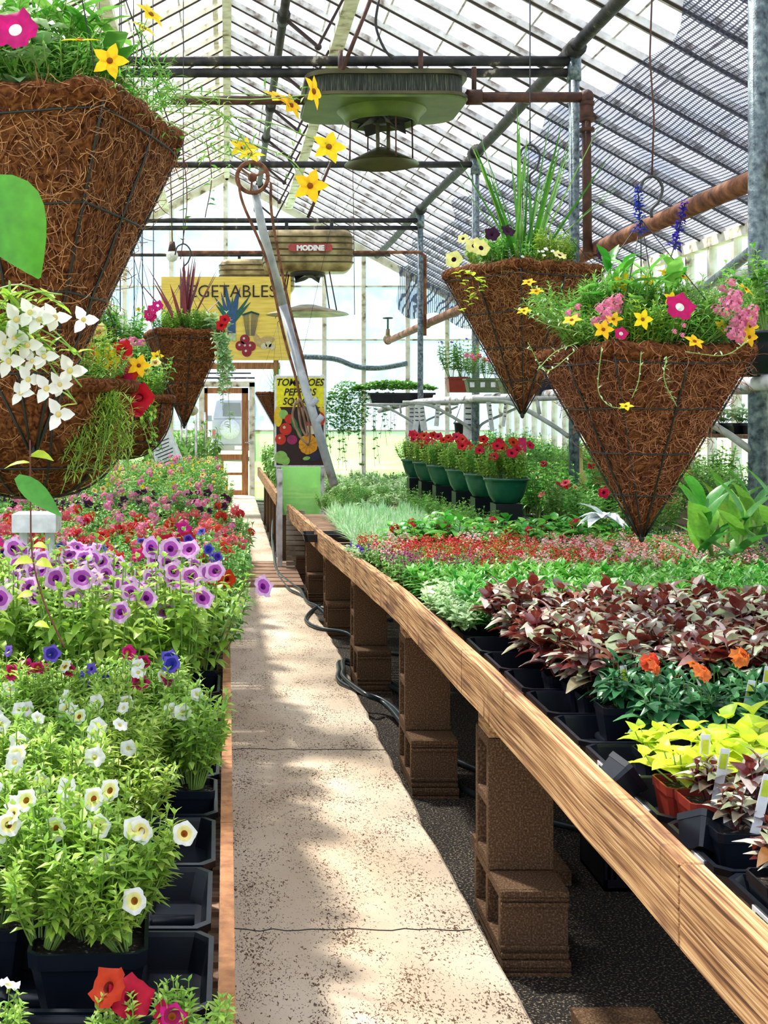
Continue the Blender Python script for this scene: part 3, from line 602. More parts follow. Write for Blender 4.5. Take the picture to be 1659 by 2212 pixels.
for s in (-1,1):
    q = MB(); q.box2((s*0.8-0.06,-0.02,0.8),(s*0.8+0.06,0.02,1.12)); q.build('tail_light', [flat('red_lens', (0.4,0.02,0.02), 0.2)], car)
    q = MB(); q.box2((s*0.98-0.09,1.8,1.4),(s*0.98+0.09,1.95,1.62)); q.build('wing_mirror', [flat('grey_mirror', (0.2,0.25,0.28))], bo)
    for yy in (0.75, 3.3):
        q = MB(); q.lathe((s*0.75,yy,0.35), [(0.001,-0.1),(0.2,-0.1),(0.35,-0.09),(0.35,0.09),(0.2,0.1),(0.001,0.1)], 24, 0, True, Matrix.Rotation(math.pi/2, 3, 'Y')); q.build('wheel', [M['ink']], car)
# shade cloth under the right slope
m, n, l, b = nmat('shade_cloth')
t = n.new('ShaderNodeTexCoord'); 
def wav(axis, sc_):
    w = n.new('ShaderNodeTexWave'); w.bands_direction = axis; w.inputs['Scale'].default_value = sc_; w.inputs['Distortion'].default_value = 0.6; w.inputs['Detail Scale'].default_value = 0.4; l.new(t.outputs['Object'], w.inputs['Vector']); return w
w1, w2 = wav('X', 9.0), wav('Y', 9.0)
mxm = n.new('ShaderNodeMath'); mxm.operation = 'MAXIMUM'; l.new(w1.outputs['Fac'], mxm.inputs[0]); l.new(w2.outputs['Fac'], mxm.inputs[1])
rm = ramp(n, [(0.62,(0.24,)*3),(0.86,(0.95,)*3)]); l.new(mxm.outputs[0], rm.inputs[0])
tp = n.new('ShaderNodeBsdfTransparent'); ms = n.new('ShaderNodeMixShader'); b.inputs['Base Color'].default_value = (0.06,0.07,0.16,1); b.inputs['Roughness'].default_value = 0.8
l.new(rm.outputs[0], ms.inputs[0]); l.new(tp.outputs[0], ms.inputs[1]); l.new(b.outputs[0], ms.inputs[2]); l.new(ms.outputs[0], n['Material Output'].inputs[0])
q = MB(); ny, nx = 90, 14; rr = random.Random(5)
for j in range(ny+1):
    y = 1.5+(YE-0.3-1.5)*j/ny; x0 = 3.12+0.10*math.sin(y*1.45)+0.05*math.sin(y*3.7)
    for i in range(nx+1):
        x = x0+(XW-0.14-x0)*i/nx; q.v.append((x, y, roofz(x)-0.09-0.035*math.sin(math.pi*i/nx)*(1+math.sin(y*3.1))))
for j in range(ny):
    for i in range(nx): a = j*(nx+1)+i; q.f.append((a,a+1,a+nx+2,a+nx+1)); q.m.append(0); q.sm.append(True)
k0 = len(q.v); dx = 12                                   # loose end hanging down in front of the end wall
for i in range(dx+1):
    x = 3.15+1.7*i/dx
    for j in range(7): q.v.append((x+0.03*math.sin(j), YE-0.35-0.06*math.sin(i*1.3+j*0.4), roofz(x)-0.09-(0.95-0.05*i)*j/6*(0.85+0.15*math.sin(i*0.9))))
for i in range(dx):
    for j in range(6): a = k0+i*7+j; q.f.append((a,a+1,a+8,a+7)); q.m.append(0); q.sm.append(True)
tag(q.build('shade_cloth', [m]), 'dark woven shade cloth stretched under the right-hand roof slope', 'shade cloth')
# ---------------------------------------------------------------- pipes and posts
def pipe(name, pts, r, mat, label, cat='pipe', group=None, n=12, rings=()):
    q = MB(); q.tube(pts, r, 0, n)
    for a, b_, rr_ in rings: q.tube([a, b_], rr_, 0, n)
    o = q.build(name, [mat]); return tag(o, label, cat, group)
YA, YB, YC, YD = 6.59, 10.08, 14.07, 18.08
for s in (1, -1):
    nmz = {YA:'nearest the camera', YB:'second from the camera', YC:'third from the camera', YD:'fourth, near the end wall'}
    for yy in (YA, YB, YC, YD):
        rr_ = 0.05 if yy == YA else 0.042
        pipe('support_post', [(s*HP,yy,-0.1),(s*HP,yy,ZP)], rr_, M['pipe'], ('right-hand' if s>0 else 'left-hand')+' grey galvanised support post, '+nmz[yy], 'post', None, 14, [((s*HP,yy,ZP-0.2),(s*HP,yy,ZP-0.02),rr_*1.35)])
    q = arc([(s*HP, y, ZP+0.05+0.02*math.sin(y*0.8)) for y in [1,3,5,7,9,11,13,15,17,19,21,23.3]], 3)
    pipe('roof_purlin', q, 0.055, M['oldpipe'], ('right' if s>0 else 'left')+' blackened purlin pipe running the length under the roof slope', 'pipe', None, 12, [((s*HP,yy-0.09,ZP+0.05),(s*HP,yy+0.09,ZP+0.05),0.08) for yy in (YB,YC,YD)])
for yy, z, r_, lab in ((YB,4.38,0.042,'thick upper cross pipe above the nearer unit heater'), (YB+0.02,4.29,0.038,'lower cross pipe directly above the nearer unit heater'), (YC,4.335,0.038,'single cross pipe spanning between the two unit heaters'), (YD,4.32,0.036,'upper cross pipe above the ribbed bronze heater'), (YD+0.02,4.215,0.034,'lower cross pipe carrying the ribbed bronze heater')):
    pipe('cross_pipe', [(-HP,yy,z),(HP,yy,z)], r_, M['oldpipe'], lab)
q = MB(); q.tube([P(370,217,9.9), P(660,217,9.9)], 0.035, 0, 10); tag(q.build('gas_pipe', [M['darkrust']]), 'dark rusty pipe feeding the left side of the nearer heater', 'pipe')
e1 = P(1266,210,9.9)
q = MB(); q.tube([P(1005,210,9.9), e1], 0.042, 0, 12); q.tube([P(1008,210,9.9),P(1040,210,9.9)], 0.062, 0, 12); q.blob(e1, 0.062, 0, 12)
q.tube([e1, P(1269,545,9.9)], 0.037, 0, 12); q.tube([P(1267,225,9.9),P(1267,262,9.9)],0.055,0,12); q.tube([P(1269,235,9.9),P(1288,257,9.9)],0.02,0,8)
for k in (205, 240, 262): q.tube([P(1268,k+15,9.9),P(1268,k+23,9.9)],0.06,0,12)
q.tube([P(1024,210,9.9),P(1024,145,9.9)],0.02,0,8)
tag(q.build('steam_pipe', [M['darkrust']]), 'dark rusty elbow pipe running right from the heater then dropping', 'pipe')
pipe('heating_main', [(2.95,3.0,2.85),(2.95,22.9,2.85)], 0.058, M['rust'], 'thick rusty brown heating pipe slanting along the right side', 'pipe', None, 16, [((2.95,y,2.85),(2.95,y+0.12,2.85),0.068) for y in (6.2,12.4,18.4,22.8)])
pipe('rust_pipe', [P(382,545,YD-.1),P(905,545,YD-.1),P(918,552,YD-.1),P(918,725,YD-.1)], 0.024, M['rust'], 'thin rusty pipe turning down beside the far right post')
pipe('cream_pipe', [P(1430,640,11.5),P(1659,575,9.0),P(1800,535,8.3)], 0.045, M['sash'], 'pale flaking pipe along the right side behind the flower basket')
pipe('brace_pipe', [P(1500,640,9.5),P(1640,530,7.4),P(1760,440,6.8)], 0.035, M['pipe'], 'slanting grey brace pipe at the right behind the nearest post')
pipe('cream_pole', [P(228,650,9),P(330,775,9),P(420,890,9.4)], 0.036, M['cream'], 'cream painted slanting pole behind the small cone basket', 'pole', None, 12, [(P(255,683,9),P(259,688,9),0.045)])
# valve on the far end of the heating main
va = empty('gate_valve', (2.95,22.9,2.85), 'small green gate valve with wheel on the far end of the rusty pipe', 'valve')
q = MB(); q.tube([(0,0,0),(0,0,0.22)],[0.05,0.035],0,12); q.blob((0,0,0.03),0.09,0,12); q.build('valve_body', [M['tan']], va)
q = MB(); q.tube([(0,0,0.22),(0,0,0.42)],0.018,0,8); q.build('valve_stem', [M['greenpot']], va)
q = MB(); q.tube([(0.085*math.cos(a),0.085*math.sin(a),0.42) for a in [k*math.pi/8 for k in range(17)]],0.012,0,6); q.tube([(-.08,0,.42),(.08,0,.42)],0.01,0,6); q.build('hand_wheel', [M['ink']], va)
# vent shaft with folding arms
SX, SZ = 0.52, 5.18
sh = empty('vent_shaft', (0,0,0), 'dark vent opening shaft with folding arms running under the ridge', 'vent mechanism')
q = MB(); q.tube([(SX,5,SZ),(SX,22.5,SZ)], 0.042, 0, 10); 
for k in range(9): q.tube([(SX,8+k*1.7,SZ),(SX,8.2+k*1.7,SZ)], 0.062, 0, 10)
q.build('shaft', [M['oldpipe']], sh)
for k in range(9):
    y = 8.1+k*1.7; q = MB(); q.beam((SX,y,SZ),(SX+0.32,y,SZ-0.27),0.03,0.03); q.beam((SX+0.32,y,SZ-0.27),(SX+0.56,y,roofz(SX+0.56)-0.1),0.025,0.025); q.blob((SX+0.32,y,SZ-0.27),0.035,0,8)
    q.build('folding_arm', [M['capdark']], sh)
pipe('hanger_rod', [P(800,0,9.3),P(740,150,9.3)], 0.016, M['darkrust'], 'thin rusty hanger rod right of the vent shaft at the top', 'rod')
pipe('hanger_rod', [P(715,350,13),P(665,470,13)], 0.016, M['darkrust'], 'thin rusty rod slanting down above the bronze heater', 'rod')
pipe('black_cable', arc([P(818,0,9),P(812,55,9),P(830,105,9),P(850,128,9)],6), 0.01, M['ink'], 'black cable loop dangling above the nearer heater', 'cable')
# leaning vent crank pole, wheel and pull ropes
YP = 13.0
lp = empty('vent_crank', P(545,385,YP), 'chain wheel with long leaning grey pole and pull ropes in mid greenhouse', 'vent crank')
o0 = P(545,385,YP)
def rel(px, py, Y=YP): return P(px,py,Y)-o0
q = MB(); q.tube([rel(548,402),rel(568,500),rel(612,660)],[0.04,0.045,0.05],0,12); q.tube([rel(612,660),rel(660,840,12.85),rel(722,1048,12.5)],[0.05,0.046,0.044],0,12)
q.tube([rel(671,868,12.8),rel(680,876,12.8)],0.07,0,12); q.tube([rel(682,905,12.75),rel(692,913,12.75)],0.07,0,12)
q.build('pole', [M['pole']], lp)
q = MB(); q.tube([Vector((0.16*math.cos(a),-0.05,0.16*math.sin(a))) for a in [k*math.pi/14 for k in range(29)]],0.022,0,8)
for a in (0.4,2.5,4.6): q.beam((0,-0.05,0),(0.15*math.cos(a),-0.05,0.15*math.sin(a)),0.025,0.02)
q.blob((0,-0.05,0),0.05,0,10); q.build('chain_wheel', [M['rust']], lp)
for pts in ([(515,385),(525,440),(575,560),(612,720),(640,820),(655,900)],[(585,395),(588,470),(620,640),(660,800),(668,880)]):
    q = MB(); q.tube(arc([rel(a,b_,YP-0.12) for a,b_ in pts],6),0.016,0,6); q.build('pull_rope', [M['rust']], lp)
q = MB(); q.tube(arc([rel(640,865,12.85),rel(632,900,12.85),rel(650,945,12.85),rel(668,955,12.85),rel(665,900,12.85),rel(645,862,12.85),rel(650,920,12.85),rel(664,940,12.85),rel(652,880,12.85)],6),0.013,0,6); q.build('rope_coil', [M['slat']], lp)
q = MB(); q.blob(rel(672,892,12.95),(0.09,0.08,0.11),0,10); q.tube([rel(655,890,12.95),rel(690,895,12.95)],0.04,0,8); q.build('gear_box', [M['ink']], lp)
# ---------------------------------------------------------------- unit heaters
def rbox(mb, c, d, rad, h0, h1, mi=0, n=8, inset=0.0):
    cx_, cy_ = c; w, dp = d; pts = []
    for (sx, sy, a0) in ((1,1,0),(-1,1,math.pi/2),(-1,-1,math.pi),(1,-1,3*math.pi/2)):
        for k in range(n+1):
            a = a0+math.pi/2*k/n; pts.append((cx_+sx*(w/2-rad)+rad*math.cos(a), cy_+sy*(dp/2-rad)+rad*math.sin(a)))
    m_ = len(pts); vs = [(x,y,h0) for x,y in pts]+[(x,y,h1) for x,y in pts]
    mb.add(vs, [(k,(k+1)%m_,m_+(k+1)%m_,m_+k) for k in range(m_)], mi, False); mb.add(vs[:m_], [tuple(range(m_))[::-1]], mi); mb.add(vs[m_:], [tuple(range(m_))], mi)
h1 = empty('unit_heater', (P(832,0,1).x*0+1.245, 10.06, 3.97), 'nearer unit heater, green underside with finned coil and cone deflector', 'heater')
q = MB(); rbox(q,(0,0),(1.2,0.88),0.2,0.035,0.19); q.build('coil', [M['fins']], h1)
q = MB(); rbox(q,(0,0),(1.27,0.95),0.22,0.18,0.215); rbox(q,(0,0),(1.28,0.96),0.22,0.02,0.045); q.build('casing_band', [M['olive']], h1)
q = MB(); rbox(q,(0,0),(1.26,0.94),0.22,0.0,0.03); q.build('bottom_pan', [M['hgreen']], h1)
q = MB(); q.lathe((0,0,0),[(0.36,0.0),(0.31,-0.05),(0.29,-0.1),(0.27,-0.1),(0.27,0.02)],36,0); q.build('outlet_ring', [M['hgreen']], h1)
q = MB(); q.lathe((0,0,-0.05),[(0.27,0),(0.001,0.0)],28,0,False); q.tube([(0,0,0),(0,0,-0.1)],0.07,0,12)
for k in range(4):
    a = k*math.pi/2+0.4; q.leaf((0,0,-0.09),(math.cos(a),math.sin(a),-0.1),(0.3,0.2,1),0.25,0.18,0.3,3,0,'round')
q.build('fan', [M['ink']], h1)
for a in (0.3, 1.87, 3.44, 5.01):
    x, y = 0.27*math.cos(a+0.0), 0.27*math.sin(a); q = MB(); q.tube([(x,y,-0.02),(x*1.02,y*1.02,-0.42)],0.007,0,6); q.build('deflector_rod', [M['darkrust']], h1)
for x in (-0.035,0.05):
    q = MB(); q.beam((x,-0.02,-0.05),(x,-0.05,-0.36),0.03,0.006,0,(0,1,0)); q.build('strap', [M['olive']], h1)
q = MB(); q.lathe((0,0,-0.43),[(0.30,0),(0.29,0.012),(0.05,0.135),(0.001,0.14)],36,0); q.lathe((0,0,-0.43),[(0.30,0),(0.04,0.10),(0.001,0.1)],36,0); q.build('deflector_cone', [M['olive']], h1)
for x in (-0.34,0.3):
    q = MB(); q.tube([(x,-0.1,0.2),(x,-0.1,0.46)],0.02,0,8); q.build('hanger', [M['darkrust']], h1)
def heater2(Yh, cxp, lab, badge=True):
    g = empty('unit_heater', (P(cxp,0,Yh).x, Yh, 3.55), lab, 'heater')
    q = MB(); q.box((0,0.1,0.3),(1.27,0.6,0.6)); o = q.build('casing', [M['tan']], g)
    for fz in range(len(o.data.polygons)): o.data.polygons[fz].use_smooth = True
    bv = o.modifiers.new('b','BEVEL'); bv.width = 0.13; bv.segments = 6
    for k in range(5):
        z = 0.13+k*0.09; q = MB(); ppp = []
        for (sx, sy, a0) in ((-1,1,math.pi),(-1,-1,math.pi),(1,-1,1.5*math.pi)):
            if (sx, sy) == (-1, 1): ppp.append((-0.642,0.38,z)); continue
            for kk in range(6):
                a = a0+math.pi/2*kk/5; ppp.append((sx*(0.635-0.13)+0.137*math.cos(a), 0.1+sy*(0.3-0.13)+0.137*math.sin(a), z))
        ppp.append((0.642,0.38,z)); q.tube(ppp,0.011,0,6); q.build('rib', [M['olive']], g)
    if badge:
        q = MB(); rbox(q,(0,0),(0.62,0.11),0.05,0,0.012); 
        for i, v in enumerate(q.v): q.v[i] = (v[0]+0.02, -0.225-v[2], 0.325+v[1])
        bo = q.build('badge', [M['plate']], g); bo['label'] = 'red oval maker badge'
        letters('MODINE', (0.02,-0.245,0.285), 0.1, M['label'], bo, 'badge_lettering', 0, 0.004, bold=0.006)
    q = MB(); q.lathe((0,0.1,-0.02),[(0.25,0.02),(0.24,-0.03),(0.001,-0.03)],24,0)
    for k in range(4):
        a = k*math.pi/2+0.7; q.leaf((0,0.1,-0.05),(math.cos(a),math.sin(a),-0.1),(0.3,0.2,1),0.26,0.2,0.3,3,0,'round')
    q.build('fan', [M['ink']], g)
    q = MB(); q.lathe((0,0.1,-0.6),[(0.60,0),(0.57,0.02),(0.30,0.09),(0.12,0.14),(0.001,0.145)],40,0); q.lathe((0,0.1,-0.6),[(0.60,0),(0.3,0.05),(0.001,0.1)],40,0); q.build('deflector_dish', [M['tan']], g)
    for x, y in ((-0.3,-0.1),(0.3,-0.1),(-0.26,0.3),(0.26,0.3)):
        q = MB(); q.tube([(x,y,0.0),(x*1.35,y*1.2,-0.57)],0.01,0,5); q.build('chain', [M['darkrust']], g)
    for x in (-0.3,0.35):
        q = MB(); q.box((x,0.1,0.66),(0.05,0.03,0.16)); q.build('hanger', [M['oldpipe']], g)
    return g
def letters(txt, loc, size, mat, parent, name, ang=0, ext=0.002, shear=0.0, bold=0.0, sx=1.0):
    cu = bpy.data.curves.new(name, 'FONT'); cu.body = txt; cu.size = size; cu.extrude = ext; cu.align_x = 'CENTER'; cu.shear = shear; cu.offset = bold; cu.resolution_u = 3
    tmp = bpy.data.objects.new(name, cu); sc.collection.objects.link(tmp)
    dg = bpy.context.evaluated_depsgraph_get(); me = bpy.data.meshes.new_from_object(tmp.evaluated_get(dg)); bpy.data.objects.remove(tmp)
    me.materials.clear(); me.materials.append(mat)
    for p in me.polygons: p.material_index = 0
    o = bpy.data.objects.new(name, me); sc.collection.objects.link(o); o.parent = parent; o.location = loc; o.rotation_euler = (math.pi/2, ang, 0); o.scale = (sx, 1, 1); return o
heater2(17.9, 665, 'ribbed bronze unit heater with red badge and wide flat deflector dish')
pipe('cross_pipe', [(-HP,21.4,4.24),(HP,21.4,4.24)], 0.03, M['oldpipe'], 'farthest cross pipe near the gable end wall')
heater2(21.3, 555, 'farthest unit heater, only its deflector dish shows under the yellow sign', False)
# light bulb
lbq = empty('light_bulb', P(372,553,YC), 'bare white bulb in a dark socket hanging at left', 'light bulb')
q = MB(); q.blob((0,0,-0.0),0.068,0,14); q.build('bulb', [M['bulb']], lbq); q = MB(); q.tube([(0,0,0.05),(0,0,0.16)],[0.05,0.03],0,10); q.build('socket', [M['darkrust']], lbq)
q = MB(); q.tube([(0,0,0.16),(-0.02,0,1.01)],0.006,0,5); q.build('cord', [M['ink']], lbq)
for i, px in enumerate((286, 330, 400)):
    pass
NW = ['first','second','third','fourth','fifth','sixth','seventh','eighth','ninth','tenth','eleventh','twelfth','thirteenth','fourteenth','fifteenth','sixteenth','seventeenth','eighteenth','nineteenth']
def nth(i):
    if i < 19: return NW[i]
    t, u = divmod(i+1, 10); T = ['','','twenty','thirty','forty','fifty','sixty'][t]; Tt = ['','','twentieth','thirtieth','fortieth','fiftieth','sixtieth'][t]
    return Tt if u == 0 else T+'-'+NW[u-1]
# ---------------------------------------------------------------- signs
def quad(mb, pts, mi): mb.add(pts, [tuple(range(len(pts)))], mi)
YS = 19.9; s0 = P(488,688,YS)
vs_ = empty('painted_sign', s0, 'large yellow plywood sign lettered VEGETABLES with painted produce', 'sign')
def sp(px, py, dy=0.0): q = P(px,py,YS)-s0; return Vector((q.x, dy, q.z))
q = MB(); q.box((0,0.012,0),(2.06,0.02,1.33)); q.build('board', [M['yellow']], vs_)
letters('VEGETABLES', sp(491,642,-0.008), 0.28, M['ink'], vs_, 'lettering', 0, 0.003, bold=-0.001, sx=1.0)
art = [flat('leek_green',(0.02,0.13,0.11)), flat('leek_blue',(0.03,0.1,0.25)), flat('beet_red',(0.3,0.01,0.03)), flat('garlic_cream',(0.7,0.66,0.45)), flat('potato_tan',(0.6,0.42,0.18)), M['whitep'], flat('leek_pale',(0.5,0.6,0.35))]
rr = random.Random(2)
q = MB()
for k in range(16):
    a = rr.uniform(-.75,.75)*(1 if k%3 else .4); q.leaf(sp(498+rr.uniform(-5,5),695,-0.006+0.0004*k), (math.sin(a),0,math.cos(a)), (0,-1,0), rr.uniform(0.35,0.72)*(1-.3*abs(a)), 0.085, 0.0, 4, 0 if k%2 else 1, 'blade', 0)
q.box(sp(500,705,-0.006),(0.13,0.006,0.26),1); q.box(sp(502,728,-0.007),(0.11,0.006,0.12),6); q.build('leek_picture', art, vs_)
q = MB()
for k in range(12): q.beam(sp(532+k*1.6,725,-0.006), sp(525+k*3.0,675+abs(k-6)*1.0,-0.006), 0.016, 0.004, 1)
for k in range(12): q.disc(sp(525+k*3.0,674+abs(k-6)*1.0,-0.010),0.018,n=8,mi=0)
q.build('asparagus_picture', art, vs_)
q = MB()
for a,b_ in ((529,733),(519,747),(531,748),(542,748),(533,760)): q.disc(sp(a,b_,-0.006-0.0005*(a%5)),0.078,mi=2); q.disc(sp(a-2,b_-2,-0.0095),0.02,mi=5,n=8)
q.build('beet_picture', art, vs_)
q = MB()
q.disc(sp(556,735,-0.006),0.05,mi=4,sx=1,sz=2.2,ang=0.4); q.disc(sp(578,733,-0.006),0.05,mi=4,sx=2.3,sz=1); q.disc(sp(563,739,-0.0065),0.05,mi=4,sx=1.6,sz=0.9)
for a,b_ in ((570,748),(580,744),(587,749)): q.disc(sp(a,b_,-0.008),0.05,mi=3)
q.build('root_picture', art, vs_)
q = MB(); q.box2((s0.x-1.0,YS+0.03,1.55+(890-797)*YS/F-0.0),(s0.x+0.86,YS+0.11,1.55+(890-783)*YS/F)); 
for x in (s0.x-0.95, s0.x+0.8): q.box2((x-0.04,YS+0.03,0),(x+0.04,YS+0.10,3.7))
tag(q.build('timber_frame', [M['doorwood']]), 'brown timber frame holding up the yellow sign', 'wooden frame')
YT = 13.3; t0 = P(648,910,YT)
ts = empty('printed_sign', t0, 'tall printed sign reading TOMATOES PEPPERS SQUASH above a vegetable picture', 'sign')
def tp_(px, py, dy=0.0): q = P(px,py,YT)-t0; return Vector((q.x, dy, q.z))
q = MB(); q.box((0,0.01,0),(0.545,0.012,0.97)); q.build('white_backing', [M['white']], ts)
q = MB(); q.add([tp_(597,816,0.002),tp_(699,816,0.002),tp_(699,879,0.002),tp_(597,879,0.002)],[(0,1,2,3)]); yp_ = q.build('yellow_panel', [M['lemon']], ts)
for k, (tx, yy, w) in enumerate((('TOMATOES',833,0.92),('PEPPERS',854,0.9),('SQUASH',874,0.9))):
    letters(tx, tp_(647,yy,-0.001), 0.105, M['ink'], yp_, 'lettering', 0, 0.001, 0.25, 0.0022, w)
q = MB(); q.add([tp_(597,879,0.002),tp_(699,879,0.002),tp_(699,1005,0.002),tp_(597,1005,0.002)],[(0,1,2,3)]); q.build('dark_picture_ground', [flat('dark_print',(0.03,0.008,0.008))], ts)
pa = [flat('pumpkin_orange',(0.9,0.42,0.02)), flat('pumpkin_line',(0.6,0.2,0.01)), flat('tomato_red',(0.65,0.03,0.01)), flat('gourd_yellow',(0.9,0.6,0.03)), flat('cabbage_green',(0.3,0.6,0.12)), flat('cucumber_green',(0.03,0.2,0.05)), flat('onion_purple',(0.4,0.02,0.13)), flat('pale_squash',(0.8,0.75,0.5)), flat('eggplant',(0.02,0.02,0.05))]
def veg(name, fn):
    q = MB(); fn(q); q.build(name, pa, ts)
def pumpkin(q):
    for k in range(11): a = k*2*math.pi/11; q.disc(tp_(666+math.cos(a)*12,960+math.sin(a)*13,-0.001-k*0.0001),0.045,mi=0,n=14)
    q.disc(tp_(666,960,-0.003),0.06,mi=0)
    for k in range(11): a = k*2*math.pi/11+0.28; q.beam(tp_(666,960,-0.004),tp_(666+math.cos(a)*19,960+math.sin(a)*20,-0.004),0.006,0.001,1)
    q.disc(tp_(665,960,-0.006),0.016,mi=5,n=10)
veg('pumpkin_picture', pumpkin)
veg('tomato_picture', lambda q: [q.disc(tp_(a,b_,-0.001-0.0003*i),r_,mi=m_) for i,(a,b_,r_,m_) in enumerate(((617,927,0.065,2),(606,949,0.058,2),(614,923,0.015,7),(604,946,0.012,7),(625,905,0.05,2)))])
veg('gourd_picture', lambda q: [q.disc(tp_(a,b_,-0.001-0.0003*i),r_,mi=m_,sz=s_) for i,(a,b_,r_,m_,s_) in enumerate(((601,900,0.045,3,2.4),(694,890,0.035,3,1.6),(612,895,0.05,4,1.0),(674,925,0.055,7,1.2),(690,905,0.06,2,1.3),(670,912,0.05,2,0.8)))])
veg('greens_picture', lambda q: [q.disc(tp_(a,b_,-0.002-0.0003*i),r_,mi=m_,sx=s_,ang=an) for i,(a,b_,r_,m_,s_,an) in enumerate(((607,988,0.07,4,1,0),(616,995,0.05,4,1,0),(636,915,0.03,5,2.6,-1.2),(646,935,0.025,5,2.4,-1.3),(681,985,0.045,8,2.1,0.45),(662,990,0.02,4,2,0.2),(631,950,0.05,6,1.1,0)))])
for px in (601, 697):
    q = MB(); x = (px-VX)*YT/F; q.box2((x-0.02,YT+0.03,0),(x+0.02,YT+0.07,1.95)); tag(q.build('sign_post', [M['sash']]), ('left' if px<650 else 'right')+' pale timber upright behind the printed sign', 'post')
q = MB(); q.box2(((606-VX)*YT/F,YT+0.05,0.45),((694-VX)*YT/F,YT+0.056,1.0)); tag(q.build('green_panel', [M['algae']]), 'translucent algae-green panel under the printed sign', 'panel')
# ---------------------------------------------------------------- right bench
BE = [(0.9,.745,.81),(1.7,.743,.81),(3.6,.735,.81),(5.3,.72,.80),(7.3,.70,.73),(9.1,.67,.67),(12.5,.60,.625),(17.5,.60,.62)]
def bench(Y):
    for i in range(len(BE)-1):
        a, b_ = BE[i], BE[i+1]
        if Y <= b_[0] or i == len(BE)-2:
            t = max(0, min(1, (Y-a[0])/(b_[0]-a[0]))); t2 = t
            return a[1]+(b_[1]-a[1])*t2, a[2]+(b_[2]-a[2])*t2
rb = empty('plant_bench', (0,0,0), 'long right-hand timber bench carrying the flats of seedlings on block piers', 'bench')
cuts = [0.9, 2.05, 3.9, 5.6, 7.4, 9.1, 10.8, 12.5]
for i in range(len(cuts)-1):
    q = MB(); k = 7; pr = []; 
    for j in range(k+1):
        y = cuts[i]+(cuts[i+1]-0.004-cuts[i])*j/k; x, z = bench(y); w = 0.002*math.sin(y*9); pr.append([(x+w,y,z-0.14),(x+0.042+w,y,z-0.14),(x+0.042+w,y,z),(x+w,y,z)])
    q.v = [p for r4 in pr for p in r4]
    for j in range(k):
        a = j*4
        for c in range(4): q.f.append((a+c,a+4+c,a+4+(c+1)%4,a+(c+1)%4)); q.m.append(0); q.sm.append(False)
    q.f += [(0,1,2,3),(k*4+3,k*4+2,k*4+1,k*4)]; q.m += [0,0]; q.sm += [False]*2
    o = q.build('edge_board', [M['board']], rb); bv = o.modifiers.new('b','BEVEL'); bv.width = 0.003; bv.segments = 1; bv.limit_method = 'ANGLE'
q = MB(); y = 1.0
while y < 17.2:
    x, z = bench(y); q.box2((x+0.045 if y < 12.6 else 1.1, y, z-0.125), (3.05, y+0.038, z-0.108)); y += 0.062
q.build('slat_deck', [M['slat']], rb)
piers = [3.82, 5.5, 7.5, 9.3, 10.95, 12.3, 14.2, 15.8]
ordn = ['first','second','third','fourth','fifth','sixth','seventh','eighth']
for i, y in enumerate(piers):
    x, z = bench(y+0.1); q = MB(); q.box2((x+0.06 if y < 12.6 else 1.1,y+0.02,z-0.215),(3.0,y+0.11,z-0.126)); q.build('crossbeam', [M['wood']], rb)
def blk_mesh(orient, h=0.4):
    # hollow block, cores opening towards the aisle (x)
    q = MB(); 
    if orient == 'up':   # w .2 (x) d .2 (y) h
        D, H_ = 0.2, h
        q.box2((0,0,0),(0.2,0.032,H_)); q.box2((0,D-0.032,0),(0.2,D,H_))
        for a in (0, H_/2-0.016, H_-0.032): q.box2((0.001,0.03,a),(0.199,D-0.03,a+0.032))
        q.box2((0.09,0.03,0.02),(0.1,D-0.03,H_-0.02))
    else:
        D, H_ = 0.4, h
        q.box2((0,0,0),(0.2,D,0.032)); q.box2((0,0,H_-0.032),(0.2,D,H_))
        for a in (0.0, D/2-0.016, D-0.032): q.box2((0,a,0.03),(0.2,a+0.032,H_-0.03))
        q.box2((0.09,0.03,0.02),(0.1,D-0.03,H_-0.02))
        for z in (0.0, 0.022, H_-0.052, H_-0.03): q.box2((0,-0.012,z+0.003),(0.2,0.001,z+0.016))
        q.box2((0,-0.012,H_-0.03),(0.2,0.001,H_-0.001)); q.box2((0,-0.012,0.0),(0.2,0.001,0.012))
    return q
mb_up = {}
me_low = blk_mesh('low', 0.2).mesh('concrete_block', [M['block']])
rr = random.Random(4)
for i, y in enumerate(piers):
    x, z = bench(y); top = z-0.217; hgt = max(0.28, top-0.15); xo = max(x+0.07, 0.62 if i > 4 else 0.0) if y < 12.6 else 1.12
    me = blk_mesh('up', top-0.15 if top-0.15 < 0.42 else 0.4).mesh('concrete_block', [M['block']])
    def blk(me_, loc, lab, yaw=0):
        o = bpy.data.objects.new('concrete_block', me_); sc.collection.objects.link(o); o.location = loc; o.rotation_euler = (0,0,yaw)
        bv = o.modifiers.new('b','BEVEL'); bv.width = 0.004; bv.segments = 2; bv.limit_method = 'ANGLE'; tag(o, lab, 'concrete block')
    blk(me_low, (xo,y-0.15,-0.052), 'hollow concrete block lying flat, bottom visible course of the %s bench pier from the front' % ordn[i], rr.uniform(-.01,.01))
    blk(me_low, (xo+0.004,y-0.155,-0.255), 'half-buried footing block under the %s bench pier from the front' % ordn[i], rr.uniform(-.015,.015))
    blk(me, (xo-0.004,y,0.15), 'hollow concrete block standing on end in the %s bench pier from the front' % ordn[i], rr.uniform(-.015,.015))
    if top-0.55 > 0.012:
        q = MB(); q.box2((xo+0.0,y+0.01,0.552),(xo+0.19,y+0.17,top-0.001)); tag(q.build('wood_shim', [M['wood']]), 'short timber packing piece on top of the %s bench pier' % ordn[i], 'wood block')
